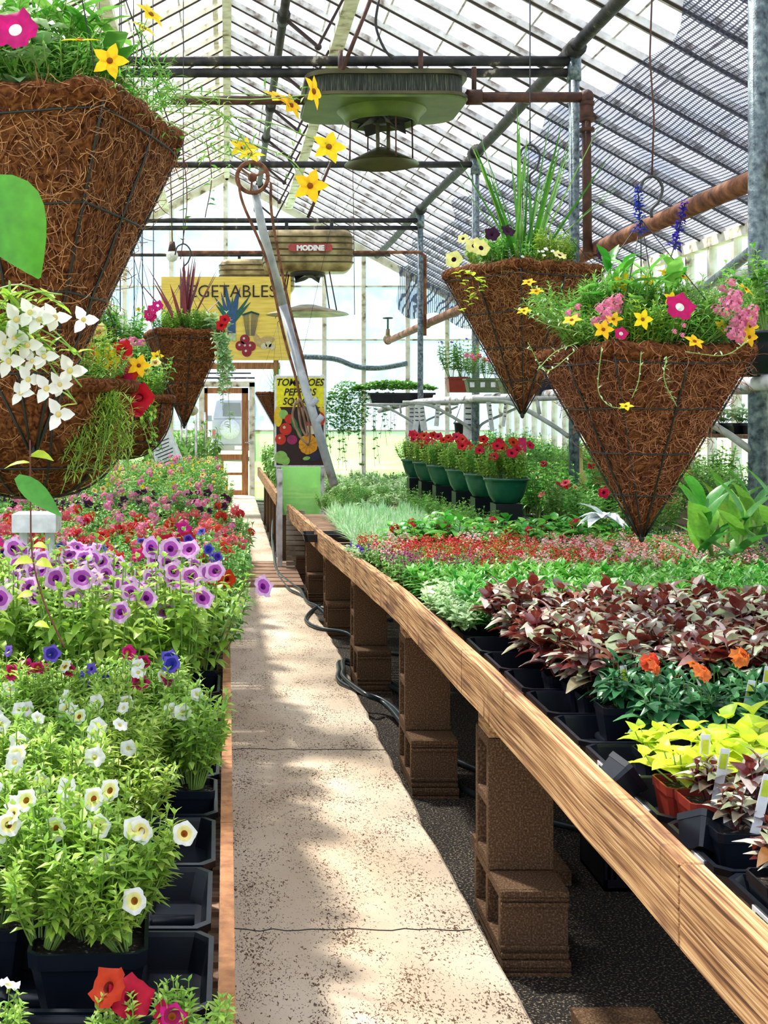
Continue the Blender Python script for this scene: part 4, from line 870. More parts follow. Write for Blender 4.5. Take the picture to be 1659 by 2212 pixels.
# far pier post and corrugated sheet
q = MB(); q.box2((0.50,12.36,-0.1),(0.55,12.42,0.98)); tag(q.build('corner_post', [M['sash']]), 'weathered thin post at the far corner of the right bench', 'post')
q = MB()
for k in range(14): q.box2((0.58,12.2,-0.1+k*0.05),(0.76,12.21+0.012*(k%2),-0.06+k*0.05))
tag(q.build('corrugated_sheet', [M['corr']]), 'small corrugated metal sheet beside the far bench corner post', 'metal sheet')
# second bench further on
b2 = empty('plant_bench', (0,0,0), 'short far bench beside the door end carrying tomato plants', 'bench')
q = MB(); q.beam((0.53,13.0,0.64),(0.49,19.2,0.64),0.04,0.13); q.build('edge_board', [M['wood']], b2)
q = MB(); q.box2((0.55,13.5,0.6),(1.05,19.2,0.62)); q.build('slat_deck', [M['slat']], b2)
for y in (13.6,14.8,16,17.2,18.4):
    q = MB(); q.box2((0.55,y,-0.1),(0.65,y+0.15,0.58)); q.build('leg', [M['block']], b2)
# hoses along the walkway
def hose(pts, lab, r_=0.014):
    q = MB(); q.tube(arc([Vector(p) for p in pts], 8), r_, 0, 8); tag(q.build('garden_hose', [M['hose']]), lab, 'hose')
def G(px, py, z=0.015): Y = F*(CH-z)/(py-VY); return Vector(((px-VX)*Y/F, Y, z))
hose([G(592,1100,.25),G(588,1150,.1),G(592,1200,.04),G(600,1235),G(630,1262),G(650,1275),G(664,1300),G(688,1312),(0.86,9.2,-.05),(1.1,9.0,-.08)], 'black hose strand hugging the far bench edge')
hose([G(690,1308),G(668,1325),G(662,1342),G(690,1357),G(750,1368,.0),(1.0,8.55,-.08),(1.5,8.3,-.085)], 'black hose loop bulging onto the walkway by the fourth pier')
hose([G(598,1240),G(622,1270),G(646,1283),(0.75,10.2,-.04),(1.3,9.8,-.085)], 'thin black hose end by the fifth pier', 0.011)
hose([(1.1,6.95,-.08),G(748,1432,-.02),G(732,1452),G(734,1472),G(775,1495,.0),G(842,1522,-.03),(1.05,5.9,-.08),(1.5,5.3,-.085),(2.2,5.0,-.085)], 'upper black hose curving round the third pier')
hose([(1.1,7.1,-.08),G(756,1428,.0),G(742,1448,.03),G(745,1466,.03),G(790,1500,.02),G(842,1530,-.04),(1.0,5.5,-.08),(1.4,4.9,-.085),(2.2,4.6,-.085)], 'lower black hose curving round the third pier')
# ground debris and things under the bench
q = MB(); q.box2((0.93,3.0,-0.098),(1.15,3.38,-0.06)); tag(q.build('flat_stone', [M['block']]), 'flat broken slab lying in the gravel before the first pier', 'stone')
q = MB(); q.box2((0.93,4.35,-0.098),(1.2,4.75,-0.05)); tag(q.build('flat_stone', [M['block']]), 'flat slab in the gravel between first and second piers', 'stone')
crt = empty('plastic_crate', (1.5,4.45,-0.1), 'black slotted plastic crate on the ground under the right bench', 'crate')
q = MB(); q.box2((-0.2,-0.15,0),(0.25,0.15,0.012)); q.box2((-0.2,0.14,0),(0.25,0.15,0.3)); q.box2((-0.2,-0.15,0.27),(0.25,-0.14,0.3)); q.box2((-0.2,-0.15,0.0),(0.25,-0.14,0.04)); q.box2((-0.2,-0.15,0.13),(0.25,-0.14,0.16)); q.box2((-0.2,-0.15,0),(-0.19,0.15,0.3)); q.box2((0.24,-0.15,0),(0.25,0.15,0.3))
for k in range(22): q.box2((-0.2+k*0.0205,-0.149,0.03),(-0.19+k*0.0205,-0.141,0.28))
q.build('slotted_shell', [M['black']], crt)
# ---------------------------------------------------------------- left bench
LZ = 0.66
lb_ = empty('plant_bench', (0,0,0), 'long left-hand timber bench crowded with flowering petunias', 'bench')
for i, (a, b_) in enumerate(((0.6,2.5),(2.5,4.9),(4.9,7.3),(7.3,9.7),(9.7,12.1),(12.1,15.5))):
    q = MB(); q.box2((-0.012,a,LZ-0.07),(0.012,b_-0.004,LZ+0.07)); q.build('edge_board', [M['doorwood']], lb_)
q = MB(); y = 0.8
while y < 15.4: q.box2((-2.8,y,LZ-0.02),(-0.014,y+0.045,LZ-0.001)); y += 0.068
q.build('slat_deck', [M['slat']], lb_)
for y in (1.2,3.4,5.6,7.8,10.0,12.2,14.4):
    for x in (-0.3,-2.4):
        q = MB(); q.box2((x,y,-0.1),(x+0.2,y+0.2,LZ-0.021)); q.build('leg', [M['block']], lb_)
# ---------------------------------------------------------------- trays on both benches
tzL = LZ+TR_H+0.002
for r_i in range(9):
    y = 1.45+0.28*r_i+0.135
    for c in range(2):
        x = -0.285-c*0.54+R.uniform(-.006,.004)
        lab = {(1,0):'empty divided black tray on the near left bench edge', (0,0):'frontmost black tray on the left bench holding a red-flowered plant', (2,0):'black tray third from the front on the left bench edge, under white calibrachoas'}.get((r_i,c), 'black tray under the near left plants, %s from the walkway in the %s row' % (ordn[c], nth(r_i)))
        tray(x, y+(0.0), tzL, lab, 'trays under the near left plants' if 'under the near' in lab else None, inside=(r_i <= 2), yaw=R.uniform(-.012,.012))
for r_i in range(10):
    for c in range(3):
        tray(-0.3-c*0.56, 4.2+r_i*0.6, tzL, 'black tray under left bench flowers, %s from the walkway in row %s' % (ordn[c], nth(r_i+9)), 'trays under the far left flowers')
Yt = [2.0, 2.28, 2.56, 2.835, 3.115, 3.40]
labs = ['black tray at the right bench edge holding a small sweet potato pot','black tray with white barcode sticker beside the red pot on the right bench','empty black tray with a tilted pot lying in it on the right bench edge','empty black tray with crumbs of soil on its ribs, right bench edge','empty black tray just in front of the purple-leaved plants, left corner','black tray holding the nearest purple-leaved plants']
for i, y in enumerate(Yt):
    tray(0.845+TR_W/2+R.uniform(-.008,.008), y, 0.762, labs[i], None, inside=i<5, sticker=i in (0,1,2,3))
    tray(0.845+TR_W*1.5+0.01, y, 0.762, 'black tray one column in from the near right bench edge, %s row' % nth(i), 'second column trays near right', inside=i<3)
tray(1.12, 1.72, 0.762, 'nearest black tray on the right bench at the picture edge', None, inside=True)
for i in range(30):
    y = 3.69+i*0.285; bx, bz = bench(y)
    for c in range(4):
        if c < (0 if y > 12 else 4) and not (c == 0 and y > 7.5): tray(bx+0.11+TR_W*(c+.5), y, bz-0.048, 'black tray under right bench seedlings, %s from the aisle, %s row' % (ordn[c], nth(i+5)), 'trays under the right bench seedlings')
# ---------------------------------------------------------------- plants, right bench
def rz(y): return bench(y)[1]-0.04
NUM = ['one','two','three','four','five','six','seven','eight','nine','ten','eleven','twelve','thirteen','fourteen','fifteen','sixteen','seventeen','eighteen','nineteen','twenty']+['twenty-'+q for q in ['one','two','three','four','five','six','seven','eight','nine']]+['thirty']+['thirty-'+q for q in ['one','two','three','four','five','six','seven','eight','nine']]
PLACE = ['']
def rowfill(x0, x1, y0, y1, dx, dy, jit=0.25, right=True):
    y = y0; rw = 0
    while y < y1:
        xa = max(x0, (-40-VX)*y/F); xb = min(x1, (1700-VX)*y/F); x = xa+dx*0.5
        while x < xb:
            ix = int((x-x0)/dx) if x0 > 0 else int((x1-x)/dx); PLACE[0] = ', %s from the %s, row %s from the front' % (nth(ix), 'aisle' if x0 > 0 else 'walkway', NUM[rw]); yield x+R.uniform(-jit,jit)*dx, y+R.uniform(-jit,jit)*dy
            x += dx
        y += dy; rw += 1
P10 = me_pot10
for x, y in rowfill(0.93, 2.4, 3.38, 4.45, 0.125, 0.125, 0.15):
    k = 'coleus' if R.random() < 0.62 else 'coleus2'
    plant(k, (x,y,rz(y)+0.01), 'purple-bronze leaved seedling'+PLACE[0], 'purple-bronze foliage seedlings', 'foliage plant', 'foliage_plant', pot=P10 if y < 3.75 else None, scale=R.uniform(0.98,1.22))
for x, y in rowfill(0.96, 2.1, 2.98, 3.36, 0.13, 0.15, 0.12):
    hasf = R.random() < 0.08
    plant('cross', (x,y,rz(y)+0.01), ('orange-flowered ' if hasf else 'bloomless ')+'dark crossandra'+PLACE[0], 'orange crossandras' if hasf else 'crossandras without bloom', 'potted plant', 'crossandra_plant', pot=P10, bloom='orange', nb=1 if hasf else 0, scale=R.uniform(0.8,1.05), zb=0.015, tagp=R.random()<0.4)
for px, py, Y in ((1430,1422,3.2),(1412,1450,3.12),(1582,1430,3.25),(1526,1487,3.0)):
    q = P(px,py+22,Y); plant('cross', (q.x,q.y,rz(Y)+0.01), 'crossandra with open orange cluster, '+{1430:'farthest back of the four',1412:'leftmost of the four',1582:'rightmost of the four',1526:'nearest of the four'}[px], 'crossandras with open clusters', 'potted plant', 'crossandra_plant', bloom='orange', nb=1, scale=0.9, zb=0.03)
# named near pots
def N(kind, px, Y, lab, **kw):
    x = (px-VX)*Y/F; return plant(kind, (x,Y,kw.pop('z',0.80)), lab, None, 'potted plant', kw.pop('name','potted_plant'), **kw)
N('vine',1478,2.52,'chartreuse sweet potato vine in a red plastic pot', pot=me_potred, scale=.78, tagp=True, name='sweet_potato_vine', z=0.80)
N('vine',1590,2.66,'chartreuse sweet potato vine right of the one in the red pot', pot=me_potred, scale=.95, name='sweet_potato_vine', z=0.80)
N('vine',1425,2.82,'chartreuse sweet potato vine leaning left behind the red pot', pot=me_pot10, scale=.6, name='sweet_potato_vine', z=0.78)
N('vine',1680,2.5,'chartreuse sweet potato vine cut off by the right picture edge', pot=me_pot10, scale=.9, name='sweet_potato_vine', z=0.79)
N('coleus2',1530,2.42,'wilted bronze seedling in the second red pot with a white tag', pot=me_potred, scale=0.55, tagp=True, name='coleus_plant', z=0.80)
N('coleus2',1590,2.25,'bronze and green coleus seedling with label in small black pot near right', pot=P10, scale=0.5, tagp=True, name='coleus_plant', z=0.80)
N('coleus',1665,2.32,'wilted purple coleus at the right edge beside the lime vines', pot=P10, scale=0.75, name='coleus_plant', z=0.79)
N('coleus',1700,2.02,'purple coleus partly outside the right edge of the picture', pot=P10, scale=0.7, name='coleus_plant', z=0.79)
N('cross',1335,3.12,'single small crossandra in a black pot in the empty tray', pot=P10, scale=0.7, name='crossandra_plant', z=0.815)
def tiltpot(px, Y, lab, rot, z=0.80, me=me_pot10):
    o = bpy.data.objects.new('plastic_pot', me); sc.collection.objects.link(o); o.location = ((px-VX)*Y/F, Y, z); o.rotation_euler = rot; o.scale = (.78,)*3; tag(o, lab, 'pot')
tiltpot(1362,2.60,'empty black pot tipped on its side in the divided tray', (0.2,0.9,0.4), 0.805)
tiltpot(1525,2.30,'black pot tipped against the label in the nearest tray', (-0.5,0.5,0.2), 0.80)
# green lance-leaved drift
for x, y in rowfill(0.80, 2.75, 4.5, 5.62, 0.105, 0.115):
    kk = 'palelow' if (x-0.72) < 0.17 and y < 5.3 else 'leafy'
    plant(kk, (x,y,rz(y)), ('pale rounded' if kk=='palelow' else 'bright green')+' seedling'+PLACE[0]+' of the green drift', 'green drift '+kk, 'seedling', 'seedling', scale=R.uniform(0.85,1.15))
for x, y in rowfill(0.76, 3.0, 5.66, 7.3, 0.12, 0.125):
    u = (x-0.7)+R.uniform(-.25,.25)
    s = 'splum' if u < 0.45 and y < 6.3 and R.random() < .6 else ('sred' if u < 1.0 else R.choice(['sred','spink','scoral','spink'])) if R.random() < .85 else 'spink'
    nm = {'splum':'plum','sred':'scarlet','spink':'pale pink','scoral':'coral'}[s]
    plant('salvia', (x,y,rz(y)), nm+' salvia'+PLACE[0]+' of the drift', nm+' salvias', 'flowering plant', 'salvia_plant', spikes=s, scale=R.uniform(0.85,1.15))
for x, y in rowfill(0.72, 0.9, 6.9, 7.5, 0.1, 0.14):
    plant('palelow', (x,y,rz(y)), 'violet-flowered edge plant'+PLACE[0], 'violet edge plants', 'flowering plant', 'violet_plant', bloom='violet', nb=2, scale=0.9)
for x, y in rowfill(0.98, 2.3, 7.4, 7.9, 0.2, 0.22):
    plant('broad', (x,y,rz(y)), 'broad-leaved scarlet-flowered plant'+PLACE[0], 'broad-leaved scarlet plants', 'flowering plant', 'broadleaf_plant', bloom='scarlet', nb=1, scale=R.uniform(.85,1.1), pname='flower_cluster')
for x, y in rowfill(0.86, 2.6, 8.0, 11.2, 0.15, 0.15):
    if y > 8.35 and x > 1.75: continue
    plant('grass', (x,y,rz(y)), 'silvery grass seedling'+PLACE[0]+' of the drift', 'silvery grass seedlings', 'seedling', 'grass_seedling', scale=R.uniform(0.9,1.2))
for x, y in rowfill(0.85, 2.9, 11.4, 17.0, 0.24, 0.26):
    if (x > 1.7 and y < 12.2) or (x < 1.2 and y > 12.4): continue
    k = R.choice(['palelow','fluff'])
    plant(k, (x,y,rz(y)), ('pale' if k=='palelow' else 'mid-green')+' low plant far along the right bench'+PLACE[0].replace(' from the front',''), 'far right bench '+k, 'plant', 'bedding_plant', scale=R.uniform(1.2,1.6) if k=='palelow' else R.uniform(.5,.62))
tray(0.83, 9.35, rz(9.35)+0.02, 'lone black tray on the bare slats at the bench edge')
# green bowls of red petunias
st = MB(); st.box2((-0.09,-0.09,0),(0.09,0.09,0.24)); me_st = st.mesh('stand', M['black'])
for i, Y in enumerate((8.5, 9.1, 9.75, 10.55, 11.2, 11.8)):
    x = 1.90-0.02*i; o = empty('petunia_bowl', (x,Y,1.105), 'dark green bowl of red petunias, %s of the six receding along the right bench' % ordn[i], 'flower bowl')
    child('bowl', me_bowl, o)
    for k in range(3):
        a = k*2.1; me, tips = K['fluff'][k%3]; child('foliage', me, o, (0.07*math.cos(a),0.07*math.sin(a),-0.02), (0,0,a), 0.7)
    for k in range(3): a = k*2.1+1; child('foliage', K['calib'][k][0], o, (0.1*math.cos(a),0.1*math.sin(a),-0.03), (0,0,a), 1.1)
    for k in range(9):
        a = R.uniform(0,6.28); q = R.uniform(0.03,0.2); child('flower', B['red'], o, (q*math.cos(a), q*math.sin(a)-0.04, R.uniform(0.14,0.26)), aim((math.cos(a)*.5,-.8,.6)), R.uniform(.9,1.3))
    o2 = bpy.data.objects.new('pot_stand', me_st); sc.collection.objects.link(o2); o2.location = (x, Y, 0.69); tag(o2, 'upturned black pot holding up the %s green bowl' % ordn[i], 'stand')
for i in range(16):
    plant('fluff', (1.68+0.08*(i%2),8.1+i*0.23,rz(8.1+i*.23)), 'small leafy plant in front of the green bowls, %s counting away from the camera' % nth(i), 'leafy row before the green bowls', 'plant', 'bedding_plant', scale=.62+.1*(i%3))
# tall shrubs behind on the right
for x, y in rowfill(2.15, 3.0, 7.7, 12.6, 0.36, 0.36):
    k = R.choice(['shrub','fluff','fluff'])
    plant(k, (x,y,rz(y)+0.12), ('broad-leaved' if k=='shrub' else 'small-leaved')+' bush behind the bowls'+PLACE[0], 'bushy plants behind bowls '+k, 'potted plant', 'shrub_plant', pot=me_bigpot, bloom=['red','peach'], nb=R.choice([0,0,1,2]), scale=R.uniform(0.7,1.0))
for x, y in rowfill(2.0, 2.9, 6.9, 7.6, 0.22, 0.2):
    plant('fluff', (x,y,rz(y)), 'feathery green clump before the canna'+PLACE[0], 'feathery clumps', 'plant', 'bedding_plant', scale=.5)
dm = MB(); rr = random.Random(9)
for k in range(14): dm.leaf((0,0,0.03), rdir(rr,5,60), (0,0,1), rr.uniform(.12,.2), .09, .6, 4, 0)
tag(dm.build('silver_foliage_plant', [leafmat('white_felted_leaf', [(.75,.85,.85),(.85,.9,.92)], .2)]), 'white felted-leaf plant in front of the mid-distance right post', 'plant').location = P(1300,1130,6.9)
# canna clump
def canna(mb, org, seed, n, H):
    r = random.Random(seed); org = Vector(org)
    e = org+Vector((r.uniform(-.06,.06), r.uniform(-.06,.06), H*0.75)); mb.tube([org, (org+e)/2, e], [0.014,0.012,0.008], 1, 8)
    for i in range(n):
        t = 0.15+0.85*i/(n-1); p = org.lerp(e, t); mb.leaf(p, rdir(r, 25+35*t, 55+30*t, i*2.5+r.uniform(-.4,.4)), (0,0,1), r.uniform(.24,.34), r.uniform(.08,.105), .45, 6, 0, 'ovate', .12)
M['canna'] = leafmat('canna_leaf', [(0.12,0.42,0.04),(0.34,0.66,0.08),(0.05,0.24,0.03),(0.2,0.5,0.1)], .35, .3)
for i, (px, Y, H) in enumerate(((1505,5.9,.30),(1545,6.0,.44),(1590,5.8,.36),(1640,6.3,.42),(1680,5.8,.4),(1570,6.4,.38))):
    mb = MB(); canna(mb, (0,0,0), i, 7, H); x = (px-VX)*Y/F; o = empty('canna_plant', (x,Y,rz(Y)+0.03), 'broad-leaved lime green canna, %s from the left in the clump by the near post' % ordn[i], 'canna')
    mb.build('foliage', [M['canna'], M['stem']], o); child('pot', me_pot13, o)
# far right bench plants
fb = empty('plant_bench', (0,0,0), 'low bench along the right glass wall full of green plants', 'bench'); q = MB(); q.box2((3.2,6,0.72),(4.8,21,0.76)); q.build('slat_deck', [M['slat']], fb)
for y in (7,10,13,16,19,20.8):
    q = MB(); q.box2((3.3,y,-0.1),(3.42,y+0.12,0.72)); q.build('leg', [M['block']], fb)
for x, y in rowfill(3.15, 4.8, 7.0, 20.0, 0.42, 0.42):
    k = R.choice(['fluff','shrub','fluff']); plant(k, (x,y,0.78), 'leafy '+('shrub' if k=='shrub' else 'bedding plant')+' by the right wall'+PLACE[0], 'right wall bench '+k, 'plant', 'bedding_plant', scale=R.uniform(0.75,1.1))
# upper shelf with planters on the right
us = empty('wall_shelf', (0,0,0), 'narrow pipe-edged shelf on cast brackets along the right posts', 'shelf')
q = MB(); q.tube(arc([(2.35,19.3,1.57),(2.72,18.6,1.68),(2.74,17,1.7),(2.74,12,1.7),(2.74,5,1.7)],5),0.04,0,12); q.tube([(3.35,19,1.7),(3.35,5,1.7)],0.035,0,10); q.build('pipe_rail', [M['sash']], us)
q = MB(); q.box2((2.76,5,1.70),(3.4,19,1.73)); q.build('shelf_board', [M['slat']], us)
for yy in (YA,YB,YC,YD):
    q = MB(); q.beam((2.78,yy,1.66),(3.35,yy,1.66),0.03,0.03); q.tube(arc([(2.82,yy,1.32),(2.88,yy,1.42),(3.1,yy,1.52),(3.34,yy,1.63)],4),0.016,0,6); q.tube(arc([(2.0,yy,1.66),(2.3,yy,1.62),(2.6,yy,1.46),(2.76,yy,1.35)],4),0.02,0,6); q.tube([(2.5,yy,1.66),(2.52,yy,1.53)],0.016,0,6); q.tube([(1.98,yy,1.66),(2.78,yy,1.66)],0.02,0,6); q.build('bracket', [M['screen']], us)
def planter(px, py, Y, w, h, mat, lab, kind, n, blooms=None, nb=0, sc_=0.6, labels=0):
    p = P(px,py,Y); o = empty('window_box', p, lab, 'planter')
    q = MB(); q.box((0,0,-h/2),(w,0.17,h),0,None,0.86); q.box((0,0,-0.008),(w+0.02,0.19,0.016),0); q.box((0,0,0.002),(w-0.03,0.15,0.004),1); q.build('box', [mat, M['soil']], o)
    for k in range(labels):
        q = MB(); q.box((-w/2+w*(k+.5)/labels,-0.088,-h*0.45),(0.045,0.004,0.05)); q.build('label', [M['label']], o)
    for k in range(n):
        me, tips = K[kind][k%len(K[kind])]; x = -w/2+w*(k+.5)/n; child('foliage', me, o, (x,0,0), (0,0,k*1.7), sc_)
        for j in range(nb): pt, d = tips[(j*5+k)%len(tips)]; child('flower', B[R.choice(blooms)], o, (x+pt.x*sc_*.8, pt.y*sc_-.03, pt.z*sc_+.01), aim((0.2,-.7,.7)), 1.0)
    return o
planter(988,815,13.2,0.22,0.16,M['redpot'],'small red and green planter of feathery greens with violet blooms on the shelf','fluff',2,['violet'],3,1.15)
planter(1050,818,12.6,0.42,0.14,M['olivepot'],'olive window box with white labels and coral flowers on the shelf','fluff',3,['coral','pink'],4,0.7,4)
planter(1125,818,11.6,0.40,0.14,M['olivepot'],'second olive window box, mostly behind the cone basket point','fluff',3,['pink'],2,0.6,3)
planter(1190,818,10.8,0.36,0.14,M['black'],'black window box on the shelf between the two cone baskets','fluff',2,None,0,0.6)
for i, (px, Y) in enumerate(((1560,7.2),(1610,6.4),(1660,5.9),(1600,7.8))):
    x = (px-VX)*Y/F; o = empty('shrub_plant', (x,Y,1.93), 'glossy green shrub in black pot on the shelf, %s at upper right' % ordn[i], 'potted plant')
    child('pot', me_bigpot, o); me, _ = K['shrub'][i%2]; child('foliage', me, o, (0,0,0), (0,0,i), .8)
for i, (px, Y) in enumerate(((1560,9.0),(1600,8.8),(1640,8.6),(1680,8.4))):
    planter(px,915,Y,0.17,0.1,M['black'],'small black flat of sprouts on the far shelf, %s from the left' % ordn[i],'palelow',1,None,0,1.3)
q = MB(); q.box2(((1530-VX)*9/F,8.2,1.37),(4.2,9.2,1.395)); tag(q.build('side_shelf', [M['slat']]), 'small low shelf behind the near post holding black flats', 'shelf')
# trailing silver-green tray at the shelf end
o = empty('trailing_planter', P(850,848,18.6), 'black tray with pale round-leaved trailing plant spilling down at the shelf end', 'trailing plant')
q = MB(); q.box((0.1,0,-0.1),(0.95,0.3,0.17),0,None,0.9); q.box((0.1,0,-0.02),(1.0,0.34,0.03),0); q.build('tray_shell', [M['black']], o)
rr = random.Random(11); q = MB()
for k in range(1500):
    x = rr.uniform(-0.62,0.62); q.leaf((x,rr.uniform(-.2,.2),0.02+0.13*(1-(x/0.66)**2)*rr.random()+.02), rdir(rr,-10,60), (0,0,1), 0.055, 0.055, .3, 2, 0, 'round')
for k in range(1100):
    a = rr.uniform(0,6.28); d = rr.random()**.5; x = -0.68+0.32*math.cos(a)*d; z = -0.22+0.4*math.sin(a)*d; q.leaf((x,rr.uniform(-.2,.15),z), rdir(rr,-30,50), (0,0,1), 0.05, 0.05, .3, 2, 0, 'round')
q.build('foliage', [M['emer']], o)
for k in range(26):
    x = rr.uniform(-0.98,0.05); L = rr.uniform(.5,1.25)*(1.0 if x < -.2 else .8); q = MB(); pts = arc([(x,-.1,0),(x-.05,-.14,-L*.4),(x+rr.uniform(-.1,.05),-.14,-L)],5); q.tube(pts,0.004,1,4)
    for j in range(int(L*45)): p = pts[int(rr.random()*(len(pts)-1))]; q.leaf(p, rdir(rr,-40,30), (0,0,1), .04, .04, .3, 2, 0, 'round')
    q.build('trailing_stem', [M['mid'], M['stem']], o)
# tags hanging under the shelf and odds and ends
for i, (px, py, w, h, mt) in enumerate(((852,905,.07,.3,'label'),(878,910,.06,.3,'label'),(905,902,.07,.3,'label'),(948,905,.05,.26,'label'),(1015,915,.1,.42,'label'),(1063,905,.05,.34,'label'),(1095,920,.04,.3,'label'),(1128,962,.085,.17,'magentatag'))):
    q = MB(); q.box((0,0,0),(w,0.004,h),0,Matrix.Rotation(0.15*math.sin(i*2.3),3,'Y'))
    if mt != 'label': q.tube([(0,0.004,-0.5),(0,0.004,0)],0.004,1,4)
    if mt == 'label':
        for k in range(4): q.box((0,-0.004,h*(0.3-0.14*k)),(w*.6,0.003,h*0.03),1,Matrix.Rotation(0.15*math.sin(i*2.3),3,'Y'))
    o = tag(q.build('hanging_tag', [M[mt], M['ink']]), ('magenta card among the red petunias' if mt != 'label' else 'white plant care tag hanging under the shelf, %s from the left' % ordn[i]), 'tag'); Yt_ = min(18.4-0.5*i, 2.74*F/(px-VX)) if i < 3 else 2.74*F/(px-VX); o.scale = (Yt_/13.4,)*3; o.location = (2.72, Yt_, 1.68-h/2*Yt_/13.4) if mt == 'label' else P(px,py,12.0)
q = MB(); q.lathe((0,0,0),[(0.001,-.1),(.08,-.1),(.1,.1),(.11,.1),(.11,.12),(.09,.12)],16,0); q.tube([(-.1,0,.1),(0,0,.38),(.1,0,.1)],.006,0,5); tag(q.build('black_bucket', [M['black']]), 'small black bucket hanging above the red petunias', 'bucket').location = P(1000,935,14.3)
q = MB(); q.lathe((0,0,0),[(0.001,-.2),(.05,-.2),(.06,.0),(.03,.02),(.02,.2),(.03,.2),(.001,.21)],14,0); tag(q.build('spray_bottle', [M['creamp']]), 'pale bottle among the shrubs left of the large cone basket', 'bottle').location = P(1252,1020,10.5)
# far tomato plants by the door
for i in range(12):
    y = 14.0+0.42*i; plant('tomato', (0.64+0.24*(i%2)+R.uniform(-.03,.03),y,0.63), 'tomato plant on the far bench, %s counting away from the camera' % nth(i), 'far bench tomato plants', 'tomato plant', 'tomato_plant', scale=R.uniform(.75,.95))
for i, (x, y) in enumerate(((-.45,16.6),(-.6,17.2),(-.35,17.8),(-.7,18.2),(-.5,18.8),(-.9,17.0))):
    plant('tomato', (x,y,0.4), 'tall staked tomato left of the door, %s counting away' % nth(i), 'staked tomato plants left of door', 'tomato plant', 'tomato_plant', scale=R.uniform(1.5,1.8), pot=me_pot20)
    q = MB(); q.tube([(x+.05,y-.1,0.3),(x+.04,y-.1,1.55)],0.018,0,6); tag(q.build('wooden_stake', [M['sash']]), 'pale wooden stake among the tomatoes, %s of the group' % ordn[i], 'stake')
q = MB(); q.box((0,0,0),(0.34,0.006,0.5),0); q.box((0,-0.005,0.16),(0.24,0.004,0.05),1)
for k in range(7): q.box((0,-0.005,0.06-k*0.04),(0.22-0.03*(k%3),0.004,0.01),1)
o = tag(q.build('notice_sheet', [M['label'], M['ink']]), 'white notice sheet tilted above the left bench flowers', 'notice'); o.location = P(350,965,14.5); o.rotation_euler = (0,-0.4,0)
# ---------------------------------------------------------------- plants, left bench
LS = LZ+0.075
def L(kind, lab, grp, x0, x1, y0, y1, dx, dy, bloom, nbf, scale=(.9,1.1), cat='flowering plant', name='petunia_plant', pot=None, face=0.9, skip=None, pname=None, zb=0.0):
    for x, y in rowfill(x0, x1, y0, y1, dx, dy):
        if skip and skip(x, y): continue
        nb = nbf() if callable(nbf) else nbf
        plant(kind, (x,y,LS), lab+PLACE[0], grp, cat, name, pot=pot, bloom=bloom, nb=nb, scale=R.uniform(*scale), blooms_face=face, pname=pname, zb=zb)
Rc = R.choice
me_c = me_pot10
plant('calib', (-0.125,1.58,LS-.05), 'red-flowered calibrachoa at the very front of the left bench', None, 'flowering plant', 'calibrachoa_plant', pot=me_pot13, bloom='red', nb=3, scale=0.6)
plant('calib', (-0.055,1.62,LS-.05), 'light green calibrachoa beside the frontmost red flowers, at the tray corner', None, 'flowering plant', 'calibrachoa_plant', pot=me_pot10, bloom='mag', nb=1, scale=0.62)
plant('calib', (-0.3,1.6,LS-.06), 'leafy calibrachoa at the bottom left picture edge', None, 'flowering plant', 'calibrachoa_plant', pot=me_pot13, scale=0.6, bloom='white', nb=1)
o = empty('calibrachoa_plant', (-0.205,1.88,LS+0.03), 'cream-flowered sprawling calibrachoa in a large black pot', 'flowering plant')
child('pot', me_pot20, o, (0,0,0.006), (0,0,.05), 0.9)
for k, (x_, y_, s_) in enumerate(((0,0,.95),(-.05,.04,1.0),(.05,.03,.9),(-.06,-.04,.8),(.055,-.045,.7),(0,.05,1.05))):
    me, tips = K['calib'][k%3]; child('foliage', me, o, (x_,y_,0), (x_*4,y_*3,k*1.3), s_)
    for j in range(2): p, d = tips[(k*5+j*7)%len(tips)]; rzm = Matrix.Rotation(k*1.3,3,'Z'); child('flower', B['cream'], o, Vector((x_,y_,.01))+rzm @ (p*s_)+Vector((p.z*x_*3,0,0)), aim((R.uniform(-.6,.6),-.8,R.uniform(0,.8))), 1.0)
plant('calib', (-0.36,1.95,LS+0.02), 'cream-flowered calibrachoa left of the large black pot', None, 'flowering plant', 'calibrachoa_plant', pot=me_pot10, bloom='cream', nb=4, scale=0.95)
plant('calib', (-0.27,2.08,LS+0.02), 'bushy pale calibrachoa behind the large black pot', None, 'flowering plant', 'calibrachoa_plant', pot=me_pot10, bloom='white', nb=4, scale=0.95)
L('calib', 'white calibrachoa', 'white calibrachoas', -0.9, -0.07, 2.2, 3.0, 0.125, 0.125, ['white','white','cream'], lambda: Rc([1,1,2,3]), (.9,1.15), name='calibrachoa_plant', pot=me_c, skip=lambda x,y: (y < 2.45 and x > -0.2) or (y < 2.3))
L('calib', 'magenta calibrachoa', 'magenta calibrachoas', -1.0, -0.07, 3.0, 3.25, 0.125, 0.125, ['mag','mag','violet','blue'], lambda: Rc([2,3,4]), (.95,1.1), name='calibrachoa_plant', pot=me_c)
L('petu', 'tall lavender petunia', 'lavender petunias', -1.0, -0.08, 3.5, 4.2, 0.15, 0.16, 'lav', lambda: Rc([3,4,5]), (.95,1.15), pot=me_pot10, face=1.0)
L('petumid', 'deep red petunia', 'red petunias', -1.2, 0.0, 4.3, 5.5, 0.18, 0.2, ['red','red','red','magbig','blue'], lambda: Rc([2,3,3,4]), (.95,1.15), face=1.0)
L('petumid', 'coral verbena clump', 'coral verbenas', -1.6, 0.05, 5.6, 7.0, 0.2, 0.2, ['coral','coral','scarlet','pink'], lambda: Rc([3,4,5]), (.9,1.05), name='verbena_plant', pname='flower_cluster', face=.8)
